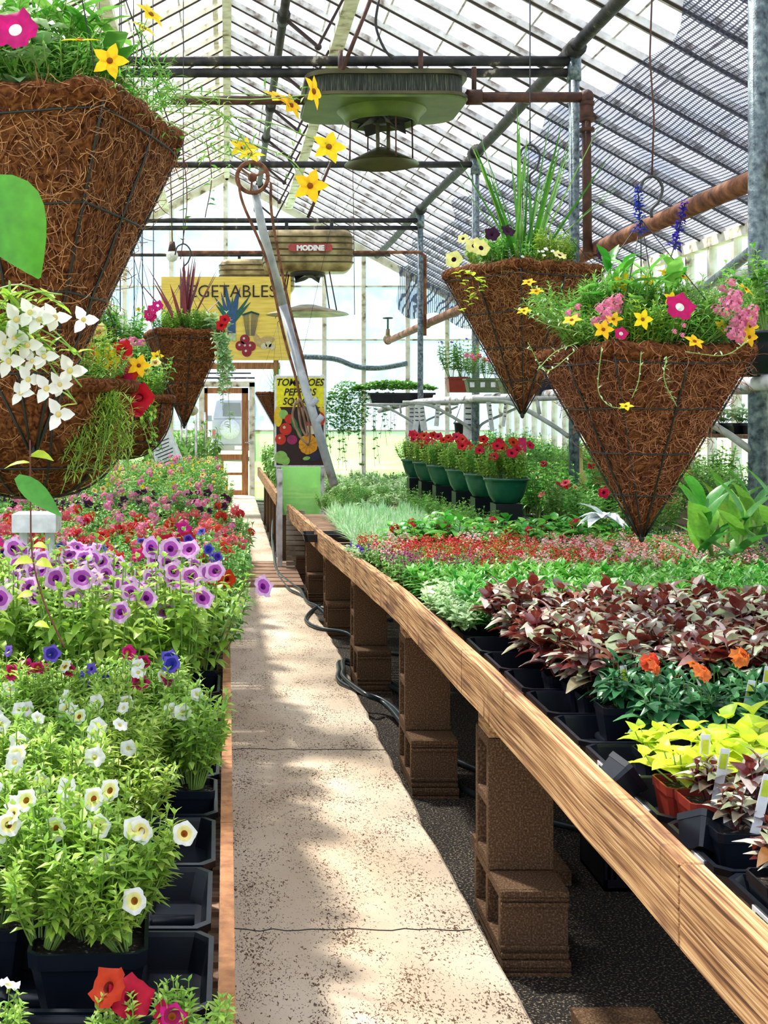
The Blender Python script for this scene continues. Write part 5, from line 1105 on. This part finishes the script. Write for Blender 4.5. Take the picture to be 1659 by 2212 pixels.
L('petumid', 'near-black petunia clump', 'near-black petunias', -1.9, 0.0, 7.1, 8.6, 0.24, 0.24, ['black','black','pink'], lambda: Rc([2,3,4]), (1,1.15), face=.8)
L('fluff', 'yellow daisy clump far left', 'yellow daisy clumps', -2.6, -0.08, 8.8, 15.2, 0.32, 0.36, ['yelsm','yelsm','peach','pink'], lambda: Rc([2,4,6]), (.8,1.0), name='daisy_plant', face=.8)
# one side shoot hanging over the walkway with two blooms
o = empty('petunia_shoot', (-0.02,3.75,0.98), 'long lavender petunia side shoot reaching over the walkway', 'petunia shoot')
q = MB(); pts = arc([(0,0,-.1),(0.05,0,0.0),(0.08,-.02,0.08)],5); q.tube(pts,0.003,1,5)
rr = random.Random(1)
for p in pts[3:]:
    for k in range(3): q.leaf(p, rdir(rr,0,60), (0,0,1), .035, .015, .4, 3, 0)
q.build('foliage', [M['lime'], M['stem']], o); child('flower', B['lav'], o, (0.13,-.02,0.05), aim((.55,-.7,.35)), 1.0)
# white plastic stand among the flowers
ws = empty('plastic_stand', (P(80,1110,4.9).x,4.9,0.7), 'white plastic stand poking out of the left bench flowers', 'stand')
q = MB(); q.box((0,0,0.42),(0.17,0.17,0.07),0); q.build('top', [M['white']], ws)
for x in (-.05,.05):
    q = MB(); q.box((x,0,0.2),(0.03,0.05,0.42),0); q.build('leg', [M['white']], ws)
# ---------------------------------------------------------------- hanging baskets
def fibres(mb, fn, n, r, mi, lo=.02, hi=.07, w=0.0006):
    for _ in range(n):
        u, v = r.random(), r.random(); p, nn, t1, t2 = fn(u, v); a = r.uniform(0,6.28); k = r.uniform(-30,30); Ln = r.uniform(lo,hi); d = t1*math.cos(a)+t2*math.sin(a)
        pts = []; pos = p+nn*0.002
        for j in range(6):
            pts.append(pos+nn*r.uniform(0,0.003)); a += k*Ln/5*1.6; d = t1*math.cos(a)+t2*math.sin(a); pos = pos+d*Ln/5
        side = nn.cross(d); vs = []
        for j, q in enumerate(pts):
            dd = (pts[min(j+1,5)]-pts[max(j-1,0)]).normalized(); s = nn.cross(dd)*w*r.uniform(.7,1.4); vs += [q-s, q+s]
        mb.add(vs, [(2*j,2*j+1,2*j+3,2*j+2) for j in range(5)], mi)
def cone_basket(loc, s, h, yaw, label, seed, hook_z, nfib=1500, rings=(0.02,0.27,0.52,0.76), wr=0.0022):
    r = random.Random(seed); o = empty('cone_basket', loc, label, 'hanging basket', None, (0,0,yaw)); mb = MB(); hs_ = s/2
    cs = [Vector((-hs_,-hs_,0)),Vector((hs_,-hs_,0)),Vector((hs_,hs_,0)),Vector((-hs_,hs_,0))]
    def pt(j, u, t, off=0.0):
        a, b_ = cs[j], cs[(j+1)%4]; e = b_-a; q = a.lerp(b_, u); q = q*(1-t*0.985); q.z = -h*t; nn = Vector((e.y,-e.x,0)).normalized()
        bul = 0.012*math.sin(math.pi*u)*(1-t)+0.006*abs(math.sin(t*math.pi*4))*(1-t)*math.sin(math.pi*u); nn2 = (nn*h+Vector((0,0,-hs_))).normalized()
        return q+nn2*(bul+off)
    N1, N2 = 12, 18
    for j in range(4):
        vs = [pt(j, u/N1, t/N2, r.uniform(-.002,.003) if 0 < u < N1 else 0) for t in range(N2+1) for u in range(N1+1)]
        mb.add(vs, [(a*(N1+1)+b_, (a+1)*(N1+1)+b_, (a+1)*(N1+1)+b_+1, a*(N1+1)+b_+1) for a in range(N2) for b_ in range(N1)], 0, True)
        def fn(u, v, j=j):
            t = 1-math.sqrt(1-v*0.97); p = pt(j,u,t,0.001); t1 = (cs[(j+1)%4]-cs[j]).normalized(); t2 = (Vector((0,0,-h))-(cs[j]+cs[(j+1)%4])/2).normalized(); return p, t1.cross(t2).normalized()*-1 if t1.cross(t2).dot(p) < 0 else t1.cross(t2).normalized(), t1, t2
        fibres(mb, fn, nfib//4, r, 1)
    rim = []
    for j in range(4):
        a, b_ = cs[j], cs[(j+1)%4]
        for k in range(12):
            u = k/12; p = a.lerp(b_, u); c = 0.94+0.0*u
            if k in (0,): p = p*0.97
            rim.append(p*1.0+Vector((0,0,0.012+r.uniform(-.004,.006))))
    rim.append(rim[0]); mb.tube(rim, [0.019+r.uniform(-.003,.004) for _ in rim], 0, 10)
    def fr(u, v):
        k = int(u*48)%48; p = rim[k].lerp(rim[k+1], (u*48)%1); d = (rim[k+1]-rim[k]).normalized(); ou = Vector((p.x,p.y,0)).normalized(); a = v*math.pi*1.3-0.6; nn = ou*math.cos(a)+Vector((0,0,1))*math.sin(a); return p+nn*0.02, nn, d, nn.cross(d)
    fibres(mb, fr, nfib//5, r, 1, .015, .05)
    mb.build('coir_liner', [M['coir'], M['fibre']], o)
    q = MB()
    for t in rings: q.tube([pt(j,u/6,t,0.006) if u else pt(j,0,t,0.006)*1.0 for j in range(4) for u in range(6)]+[pt(0,0,t,0.006)], wr, 0, 6)
    for j in range(4):
        for u in (0, 0.5): q.tube([pt(j,u,t/10,0.0055) for t in range(11)], wr*1.15, 0, 6)
    q.blob((0,0,-h-0.004),(0.008,0.008,0.014),0,8); q.build('wire_frame', [M['wire']], o)
    q = MB(); q.box((0,0,0.004),(s*0.93,s*0.93,0.004)); q.build('soil', [M['soil']], o)
    hz = hook_z-loc[2]
    for c in cs:
        q = MB(); q.tube([c+Vector((0,0,0.0)), Vector((0,0,hz))], 0.0013, 0, 5); q.build('hanger_wire', [M['darkwire']], o)
    return o
def hook(name_loc, label, s=0.06, up_to=4.4, mat='darkwire', r_=0.004, cord='darkwire', kink=False):
    x, y, z = name_loc; o = empty('hanging_hook', name_loc, label, 'hook')
    q = MB(); q.tube(arc([(-s*.5,0,s*1.1),(-s*.35,0,s*1.6),(0.1*s,0,s*1.75),(s*.45,0,s*1.3),(s*.3,0,s*.7),(0,0,s*.35),(0,0,0)],5), r_, 0, 8); q.build('hook', [M[mat]], o)
    q = MB(); pts = [(0,0,s*1.75)]+[(0.006*math.sin(k*2.1) if kink else 0, 0, s*1.75+(up_to-z-s*1.75)*k/14) for k in range(1,15)]; q.tube(pts, 0.0025, 0, 5); q.build('cord', [M[cord]], o)
    return o
def addf(o, kind, pos, yaw, s, bl=None, n=0, bs=1.0, face=.8):
    i = int(abs(yaw)*10)%len(K[kind]); me, tips = K[kind][i]; child('foliage', me, o, pos, (0,0,yaw), s)
    cs = R.sample(tips, min(n, len(tips))) if tips else []; rzm = Matrix.Rotation(yaw,3,'Z'); inv = Matrix.Rotation(-o.rotation_euler.z,3,'Z')
    for p, d in cs:
        q = rzm @ (p*s); dd = inv @ Vector((R.uniform(-.5,.5), -face, R.uniform(-.1,.9)))
        child('flower', B[bl if isinstance(bl,str) else Rc(bl)], o, Vector(pos)+q, aim(dd), bs*R.uniform(.85,1.1))
def world_flower(o, px, py, Y, bl, d, s=1.0):       # bloom given by its place in the room
    m_ = Matrix.Translation(o.location) @ o.rotation_euler.to_matrix().to_4x4(); inv = m_.inverted(); p = inv @ P(px,py,Y); dd = inv.to_3x3() @ Vector(d)
    child('flower', B[bl], o, p, aim(dd), s); return p
def stem_to(o, a, b_, r_=0.0012, mat='stem', sag=0.03, leaves=0, lm='mid', ls=.02, lw=.006, seed=1, name='trailing_stem'):
    rr = random.Random(seed); a = Vector(a); b_ = Vector(b_); m1 = (a+b_)/2+Vector((0,0,sag)); pts = arc([a,m1,b_],8); q = MB(); q.tube(pts,r_,1,5)
    for k in range(leaves): p = pts[int(rr.uniform(.1,1)*(len(pts)-1))]; q.leaf(p+Vector((rr.uniform(-.01,.01),)*3), rdir(rr,-30,60), (0,0,1), ls*rr.uniform(.7,1.3), lw, .4, 3, 0, 'ovate' if lw > .01 else 'lance')
    q.build(name, [M[lm], M[mat]], o)
def inv_of(o): return (Matrix.Translation(o.location) @ o.rotation_euler.to_matrix().to_4x4()).inverted()
# near left, very large in the picture
c0 = Vector((-0.345,2.22,2.045))
b1 = cone_basket(c0, 0.415, 0.56, math.atan2(.965,.26)+math.pi/2-math.pi, 'huge coir cone basket at the upper left, closest to the camera', 1, 2.75, 3600)
for k in range(9):
    a = k*0.7; addf(b1, 'feather' if k%3 else 'calibmid', (0.11*math.cos(a)*(1 if k else 0),0.11*math.sin(a)*(1 if k else 0),0.02), a, 0.9)
addf(b1, 'broad', (0.0,0.05,0.0), 1.2, .8); addf(b1,'petumid',(-.1,-.06,.02),.7,.8); addf(b1,'palelow',(.0,-.12,.02),.7,1.5); addf(b1,'leafy',(.05,.0,.02),.7,1.7); addf(b1, 'leafy', (-.12,.05,0.0), 2.2, 1.6); addf(b1, 'petumid', (0.05,-.1,0.0), 2.2, .7); addf(b1,'feather',(-.12,.1,.05),.3,1.2); addf(b1,'feather',(-.05,-.05,.08),1.3,1.2)
I1 = inv_of(b1)
for px, py, Y, bl, d, s in ((237,132,1.86,'yellow',(0.1,-1,.1),1.0),(325,32,2.0,'yellow',(.6,-.5,.6),1.0),(310,62,2.05,'yellow',(.5,-.4,.8),.9),(172,88,1.9,'yellow',(0,-.3,1),1.1),(32,62,1.9,'magbig',(-.1,-1,.3),1.0),(676,198,1.95,'yellow',(.85,-.5,.1),1.0),(600,212,2.0,'yellow',(.4,-.5,.8),.95),(628,228,2.0,'yellow',(.7,-.6,.4),.9),(710,318,1.95,'yellow',(.2,-1,.3),1.0),(670,402,1.95,'yellow',(-.1,-1,.1),1.0),(540,335,2.05,'yellow',(.1,-.6,.8),.9),(525,320,2.1,'yellow',(.1,-.8,.5),.9)):
    world_flower(b1, px, py, Y, bl, d, s)
tr = [((300,190,2.0),(560,205,2.0),(640,215,2.0)),((330,230,2.0),(470,240,2.0),(545,330,2.04)),((340,250,2.05),(480,330,2.0),(520,330,2.0)),((330,200,2.0),(520,215,1.97),(670,205,1.96)),((350,240,2.0),(560,260,1.97),(705,310,1.95)),((350,260,2.0),(600,330,1.97),(668,395,1.95)),((250,180,1.95),(245,150,1.9),(240,140,1.88)),((290,160,2.0),(300,90,2.0),(318,40,2.02)),((340,220,2.0),(420,210,2.0),(500,270,2.02)),((320,120,2.0),(350,170,2.0),(400,230,2.0)),((300,60,2.0),(340,130,2.0),(380,200,2.0))]
for i, pts in enumerate(tr):
    rr = random.Random(i); pp = arc([I1 @ P(*p) for p in pts], 8); q = MB(); q.tube(pp,0.001,1,5)
    nL = 60 if i in (1,2,8,9,10) else 12
    for k in range(nL): p = pp[int(rr.uniform(0,1)*(len(pp)-1))]; q.leaf(p+Vector((rr.uniform(-.02,.02),rr.uniform(-.02,.02),rr.uniform(-.02,.02))), rdir(rr,-30,60), (0,0,1), rr.uniform(.014,.03), .004, .4, 2, 0, 'lance')
    q.build('trailing_stem', [M['mid'], M['stem']], b1)
for i, (px, p0, p1) in enumerate(((392,300,560),(445,300,470))):
    pp = arc([I1 @ P(px,p0,2.3), I1 @ P(px+12,(p0+p1)/2,2.3), I1 @ P(px-2,p1,2.3)],6); q = MB(); q.tube(pp,0.0009,1,4); rr = random.Random(i)
    for k in range(11): q.leaf(pp[int(k/11*(len(pp)-1))], rdir(rr,-20,20), (0,0,1), .018,.012,.2,3,0)
    q.build('trailing_stem', [M['mid'], M['redstem']], b1)
# vine hanging from the tip of the near cone
vo = empty('trailing_vine', P(65,950,2.2), 'thin red-stemmed vine with lime leaves hanging below the huge cone basket', 'vine')
def rl(px,py,Y=2.2): return P(px,py,Y)-P(65,950,2.2)
q = MB(); q.tube(arc([rl(65,950),rl(66,1080),rl(70,1200),rl(95,1300),rl(140,1400)],8),0.0016,1,6); rr = random.Random(5)
q.build('stem', [M['lime'], M['redstem']], vo)
for px,py,dx,L_,W_ in ((66,985,.7,.045,.028),(66,1000,-.8,.05,.012),(72,1215,-.3,.04,.03),(78,1218,.8,.032,.03),(70,1285,-.7,.03,.022),(72,1180,.4,.03,.02),(75,1350,.5,.03,.02)):
    q = MB(); q.leaf(rl(px,py), (dx,-.2,.1), (0,-.5,1), L_, W_, .5, 4, 0, 'ovate'); q.build('leaf', [M['vine']], vo)
q = MB(); q.leaf(rl(36,1030,2.15), (.75,-.1,-.62), (.3,-1,.35), .105, .038, .1, 6, 0, 'ovate', .1); q.build('large_leaf', [M['darkleaf']], vo, 'large blurred green leaf')
# near lobelia spray and big leaf, left edge
lo_ = empty('lobelia_spray', P(60,760,1.5), 'spray of white lobelia flowers in front of the huge cone basket', 'flower spray')
def r2(px,py,Y=1.5): return P(px,py,Y)-P(60,760,1.5)
q = MB(); rr = random.Random(8)
for k in range(16):
    a = r2(rr.uniform(-60,20),rr.uniform(640,720)); e = r2(rr.uniform(20,185),rr.uniform(600,880)); q.tube(arc([a,(a+e)/2+Vector((0,0,.02)),e],5),0.0011,1,5)
    for j in range(9): t = rr.random(); q.leaf(a.lerp(e,t)+Vector((0,rr.uniform(-.02,.02),.0)), rdir(rr,-20,60), (0,0,1), rr.uniform(.02,.035), .009, .3, 3, 0, 'ovate')
q.build('foliage', [M['lime'], M['stem']], lo_)
for px,py in ((85,690),(120,685),(65,675),(30,730),(70,780),(60,820),(45,850),(100,840),(130,830),(150,800),(125,895),(180,690),(20,780),(95,770),(35,690),(10,740),(60,745)):
    child('flower', B['lob'], lo_, r2(px,py,1.48), aim((rr.uniform(-.5,.8),-1,rr.uniform(-.5,.5))), rr.uniform(1.2,1.7))
bl_ = MB(); a = P(-60,380,1.25); bl_.leaf(Vector((0,0,0)), (0.62,0,-.78), (.3,-1,.2), .13, .085, .5, 8, 0, 'ovate', .22); o = tag(bl_.build('broad_leaf', [M['darkleaf']]), 'single broad blurred green leaf entering at the left edge', 'leaf'); o.location = P(-45,395,1.35)
# round baskets down the left side
def round_basket(loc, r_, h, label, seed, nfib, fl, kinds_, nb, sc_=0.8):
    r = random.Random(seed); o = empty('round_basket', loc, label, 'hanging basket'); mb = MB(); n = 28
    prof = [(r_*math.sin(math.pi/2*(k/10))**0.8 if k else 0.001, -h*math.cos(math.pi/2*(k/10))) for k in range(11)]
    mb.lathe((0,0,0), prof, n, 0); mb.tube([(r_*math.cos(a),r_*math.sin(a),0.01) for a in [k*math.pi/14 for k in range(29)]], 0.018, 0, 8)
    def fn(u, v):
        a = u*6.283; e = v*math.pi/2; p = Vector((r_*math.cos(a)*math.sin(e)**.8, r_*math.sin(a)*math.sin(e)**.8, -h*math.cos(e)))*1.005; nn = Vector((math.cos(a)*math.sin(e)/r_, math.sin(a)*math.sin(e)/r_, -math.cos(e)/h)).normalized(); t1 = Vector((-math.sin(a),math.cos(a),0)); return p, nn, t1, nn.cross(t1)
    fibres(mb, fn, nfib, r, 1); mb.build('coir_liner', [M['coir'], M['fibre']], o)
    q = MB()
    for k in range(10): a = k*math.pi/5; q.tube([(prof[j][0]*1.02*math.cos(a), prof[j][0]*1.02*math.sin(a), prof[j][1]*1.02) for j in range(11)], 0.003, 0, 6)
    for j in (5, 10): q.tube([(prof[j][0]*1.03*math.cos(a), prof[j][0]*1.03*math.sin(a), prof[j][1]) for a in [k*math.pi/14 for k in range(29)]], 0.003, 0, 6)
    q.build('wire_frame', [M['wire']], o)
    for k in range(3): a = k*2.09; q = MB(); q.tube([(r_*math.cos(a),r_*math.sin(a),0),(0,0,.75)],0.0013,0,4); q.build('hanger_wire', [M['darkwire']], o)
    q = MB(); q.tube([(0,0,.75),(0,0,roofz(loc[0])-loc[2])],0.002,0,4); q.build('hanging_cord', [M['darkwire']], o)
    for k in range(8):
        a = k*0.79; addf(o, kinds_[k%len(kinds_)], (r_*.62*math.cos(a),r_*.62*math.sin(a),0), a*1.3, sc_, fl, nb)
    return o
rb1 = round_basket(P(75,845,3.1), 0.25, 0.26, 'large round coir basket under the huge cone basket at left', 21, 900, ['red','peach'], ['calib','feather'], 2)
for px,py,bl in ((255,815,'red'),(265,808,'red'),(300,858,'red'),(290,870,'red'),(240,858,'peach'),(215,865,'peach'),(250,870,'peach'),(225,775,'yellow'),(240,778,'yellow'),(300,790,'yellow')):
    world_flower(rb1, px, py, 3.05, bl, (R.uniform(-.2,.4),-1,.3), 1.1)
I2 = inv_of(rb1)
for i in range(34):
    rr = random.Random(i+50); a = I2 @ P(rr.uniform(150,230),rr.uniform(830,860),2.95); e = I2 @ P(rr.uniform(130,290),rr.uniform(930,1070),2.9); pp = arc([a,(a+e)/2+Vector((.03,0,.03)),e],6); q = MB(); q.tube(pp,.001,1,4)
    for k in range(60): q.leaf(pp[int(rr.random()*(len(pp)-1))], rdir(rr,-30,70), (0,0,1), rr.uniform(.018,.035), .004, .3, 2, 0, 'lance')
    q.build('trailing_stem', [M['lime'], M['stem']], rb1)
rb2 = round_basket(P(262,868,4.9), 0.2, 0.22, 'second round coir basket with mixed orange petunias, partly hidden', 22, 300, ['peach','red','yellow'], ['petumid','calib'], 3, .75)
I2b = inv_of(rb2)
for i in range(16):
    rr = random.Random(i+140); a = I2b @ P(rr.uniform(215,330),rr.uniform(840,870),4.75); e = I2b @ P(rr.uniform(200,345),rr.uniform(900,990),4.7); stem_to(rb2, a, e, .0015, 'stem', .02, 30, 'lime' if i%2 else 'mid', .035, .014, i)
rb3 = round_basket(P(305,838,7.2), 0.2, 0.22, 'farther round basket of trailing greens beside the small cone basket', 23, 100, ['pink','peach','white'], ['fluff'], 3, .8)
rb4 = round_basket(P(215,790,8.5), 0.22, 0.22, 'distant leafy round basket high at left behind the flowers', 24, 50, ['yellow'], ['fluff','shrub'], 1, .9)
for i in range(14):
    rr = random.Random(i+80); oo = rb3; I3 = inv_of(oo); a = I3 @ P(rr.uniform(290,350),rr.uniform(830,860),7.1); e = I3 @ P(rr.uniform(270,360),rr.uniform(930,1000),7.1); stem_to(oo, a, e, .002, 'stem', 0, 22, 'mid', .04, .018, i)
# small cone basket left of the middle
b4 = cone_basket(P(395,722,6.6)+Vector((0,0.2,0)), 0.365, 0.485, 0.22, 'small coir cone basket with burgundy spikes hanging in front of the yellow sign', 4, P(398,600,6.8).z, 500)
hook(P(396,590,6.8), 'dark ring hook above the small cone basket', .09, 4.33)
for k in range(7): addf(b4, 'calibmid' if k%2 else 'calib', (0.1*math.cos(k),0.1*math.sin(k),0), k*1.1, .75)
addf(b4,'palelow',(0.15,-.1,0),1.0,1.2)
q = tuft(3, 20, 0.46, 0.036, 46, bend=0.1); q.build('spike_leaves', [M['cordy']], b4)
for px,py in ((322,678),(330,668),(340,660),(326,684),(485,690),(478,702)): world_flower(b4, px, py, 6.5, 'magbig' if px < 400 else 'red', (-.2,-1,.4), .9)
I4 = inv_of(b4)
for i in range(12):
    rr = random.Random(i+20); a = I4 @ P(rr.uniform(462,488),rr.uniform(710,725),6.5); e = I4 @ P(rr.uniform(475,505),rr.uniform(790,850 if i%3 else 950),6.5); stem_to(b4, a, e, .0015, 'stem', 0.0, 30, 'pale', .03, .026, i)
# middle right cone basket with green spikes
b5 = cone_basket(P(1137,590,4.23)+Vector((0.01,0.1,0)), 0.375, 0.475, math.radians(-31)+math.pi/2*0, 'cone basket with tall green spiky grass, left of the two on the right', 5, P(1145,400,4.35).z, 2600)
b5.rotation_euler.z = math.radians(30)
hook(P(1145,395,4.35), 'black hook above the spiky grass basket', .075, 4.3)
for k in range(8): addf(b5, ('calib','calibmid','petumid')[k%3], (0.12*math.cos(k*.8),0.12*math.sin(k*.8),0), k*1.1, (.75,.7,.42)[k%3])
q = tuft(5, 34, 0.56, 0.019, 48, base=.03, bend=.1, seg=5); q.build('spike_leaves', [M['grass']], b5)
for px,py,Y,bl,d,s in ((1063,505,4.1,'black',(0,-1,.3),1.0),(1098,498,4.1,'black',(.3,-.8,.6),1.0),(1295,548,4.2,'black',(.8,-.6,.2),1.0),(1025,530,4.05,'cream',(-.1,-1,.5),1.6),(1000,515,4.1,'cream',(-.4,-.8,.5),1.0),(980,560,4.0,'cream',(-.4,-1,.2),1.5),(1210,550,4.1,'cream',(.3,-.6,.8),1.3),(1040,535,4.0,'cream',(.2,-1,.3),1.5)):
    world_flower(b5, px, py, Y, 'butter' if bl == 'cream' else bl, d, s)
for k in range(9): world_flower(b5, R.uniform(1120,1205), R.uniform(535,575), 4.1, 'white', (R.uniform(-.5,.5),-.7,.7), .35)
I5 = inv_of(b5)
for i, (pts) in enumerate((((990,590),(1015,640),(1000,680)),((1010,590),(1040,610),(1018,650)))):
    a, m1, e = [I5 @ P(x,y,4.0) for x,y in pts]; pp = arc([a,m1,e],6); q = MB(); q.tube(pp,.001,1,4); rr = random.Random(i)
    for k in range(14): q.leaf(pp[int(k/14*(len(pp)-1))], rdir(rr,-10,50), (0,0,1), .026,.018,.3,3,0)
    q.build('trailing_stem', [M['vine'], M['redstem']], b5)
# right cone basket, mixed flowers
b6 = cone_basket(P(1403,775,3.1)+Vector((0,0.06,0)), 0.37, 0.445, math.radians(13), 'cone basket of yellow and pink flowers, right of the two on the right', 6, P(1408,480,3.2).z, 3400)
hook(P(1408,470,3.2), 'black hook on kinked cord above the flower-filled basket', .06, 4.3, kink=True, cord='darkrust')
for k in range(14): addf(b6, ('feather','calib','feather','calibmid')[k%4], (0.14*math.cos(k*.8)*(k%2*.4+.6),0.14*math.sin(k*.8)*(k%2*.4+.6),0), k*1.1, (1.0,.62,1.1,.6)[k%4])
for k in range(5): addf(b6,'calib',(0.13*math.cos(k*1.3+.4),0.13*math.sin(k*1.3+.4),0.0),k*1.9,.8)
for k in range(5): addf(b6,'feather',(0.1*math.cos(k*.8),0.1*math.sin(k*.8),0.06),k*.9,1.15)
addf(b6,'leafy',(-.02,.0,.03),1.0,1.9); addf(b6,'broad',(.0,.05,.0),2.0,.55)
for px,py,Y,bl,d,s in ((1303,712,2.9,'yellow',(0,-1,.3),.9),(1388,690,2.9,'yellow',(.1,-1,.1),.9),(1500,738,2.88,'yellow',(.2,-.7,.7),.9),(1235,692,2.95,'yellow',(-.3,-.5,.8),.9),(1345,610,3.1,'yellow',(-.5,-.8,.3),1),(1400,605,3.1,'yellow',(.3,-.8,.6),.8),(1440,590,3.1,'yellow',(.1,-.5,.9),.9),(1475,598,3.1,'yellow',(.4,-.5,.8),.8),(1450,645,3.0,'yellow',(0,-1,.4),.7),(1610,625,3.05,'yellow',(.5,-.5,.7),.9),(1620,705,3.0,'yellow',(.3,-1,.2),.9),(1618,728,2.98,'yellow',(.3,-1,0),.9),(1558,705,3.0,'yellow',(.2,-1,.2),.7),(1325,690,2.95,'yellow',(-.3,-.8,.6),.8),(1470,662,2.9,'magbig',(.1,-1,.4),1.0),(1468,712,2.86,'pink',(0,-1,.4),.4),(1308,662,2.95,'pink',(-.2,-.8,.5),.9),(1325,655,3.0,'pink',(.1,-.8,.5),1),(1298,690,2.95,'pink',(-.3,-1,.2),.8),(1342,720,2.9,'magbig',(0,-1,.3),.45),(1580,650,3.0,'pink',(.2,-1,.5),1.2),(1595,690,3.0,'pink',(.3,-1,.3),1.3),(1560,665,3.0,'pink',(.1,-1,.4),1),(1590,715,2.98,'pink',(.2,-1,.1),1.1),(1618,680,3.0,'pink',(.4,-1,.1),1),(1570,620,3.05,'pink',(0,-.8,.6),.8),(1240,672,3.0,'pink',(-.3,-.8,.6),.6)):
    if bl == 'pink':
        for ox, oy in ((-11,4),(9,-9),(6,12)): world_flower(b6, px+ox, py+oy, Y+R.uniform(-.03,.03), bl, d, s*.5)
    else: world_flower(b6, px, py, Y, bl, d, s)
I6 = inv_of(b6)
for i, (x0,y0,x1,y1,lean) in enumerate(((1378,400,1385,600,0),(1480,430,1435,600,0))):
    q = MB(); a = I6 @ P(x1,y1,3.15); e = I6 @ P(x0,y0+10,3.15); q.tube([a, a.lerp(e,.5)+Vector((.004,0,0)), e], .0016, 1, 5)
    q.build('flower_stem', [M['blue'], M['darkwire']], b6)
    q = MB(); rr = random.Random(i); pE = I6 @ P(x0,y0,3.15); pS = I6 @ P(x0+(x1-x0)*.55,y0+105,3.15); d = pE-pS
    for k in range(60):
        t = k/60; rad = .024*(1-.75*t)*(1 if int(t*7)%2 == 0 or t > .5 else .35); c = pS+d*t; dr = rdir(rr,-20,40,k*2.4); q.leaf(c, dr, (0,0,1), rad+.006, .014, .4, 2, 0, 'round')
    q.build('flower_spike', [M['violetdk'], M['darkwire']], b6, 'deep blue salvia spike')
def curl(pts, lv, seed):
    pp = arc([I6 @ P(*p) for p in pts], 8); q = MB(); q.tube(pp,.0011,1,5); rr = random.Random(seed)
    for k in range(lv): q.leaf(pp[min(len(pp)-1,int((k+.5)/lv*(len(pp)-1)))], rdir(rr,-30,60), (0,0,1), rr.uniform(.012,.022), .005, .3, 3, 0, 'lance')
    q.build('trailing_stem', [M['pale'], M['stem']], b6)
curl([(1300,750,2.9),(1292,840,2.88),(1315,875,2.86),(1345,882,2.84)], 10, 1); curl([(1385,760,2.9),(1380,820,2.86),(1365,860,2.85)], 6, 2)
curl([(1480,760,2.88),(1560,768,2.85),(1605,745,2.88),(1615,730,2.9)], 10, 3); curl([(1440,770,2.87),(1435,820,2.86),(1462,878,2.85)], 22, 4)
curl([(1230,705,2.95),(1190,690,2.9),(1130,672,2.86)], 10, 5); curl([(1225,715,2.95),(1190,660,2.9),(1155,620,2.85)], 8, 6); curl([(1260,720,2.95),(1180,700,2.9),(1110,665,2.84)], 8, 7)
curl([(1240,760,2.95),(1180,800,2.9),(1140,740,2.86)], 12, 8); curl([(1250,740,2.95),(1200,760,2.9),(1160,800,2.86)], 12, 9)
for px,py in ((1142,610),(1158,630),(1132,672),(1352,878)): world_flower(b6, px, py, 2.85, 'yellow', (-.2,-.5,.8), .65)
# little far cone basket beside the printed sign
b7 = cone_basket(P(600,852,15.2), 0.40, 0.46, 0.4, 'far small cone basket half hidden behind the printed sign', 7, P(600,700,15.2).z, 60)
hook(P(600,700,15.2), 'small hook above the far little cone basket', .06, 5.5)
addf(b7,'palelow',(0,0,0),1,1.3,['cream'],5,1.3); q = tuft(8, 16, 0.45, 0.016, 45, bend=.1); q.build('spike_leaves', [M['grass']], b7)
# loose wires hanging at left
for i, (px, a, b_, Y) in enumerate(((288,540,760,10),(306,520,700,10),(330,560,740,11),(258,640,760,9))):
    q = MB(); q.tube([Vector((P(px,a,Y).x,Y,roofz(P(px,a,Y).x))),P(px+2,b_,Y)],0.004,0,4); tag(q.build('hanging_wire', [M['ink']]), 'thin dark wire dangling at upper left, %s of four' % ordn[i], 'wire')
q = MB(); q.tube([P(762,358,YC),P(764,480,YC),P(766,680,YC)],0.004,0,4); tag(q.build('hanging_chain', [M['darkrust']]), 'thin chain hanging beside the bronze heater', 'chain')
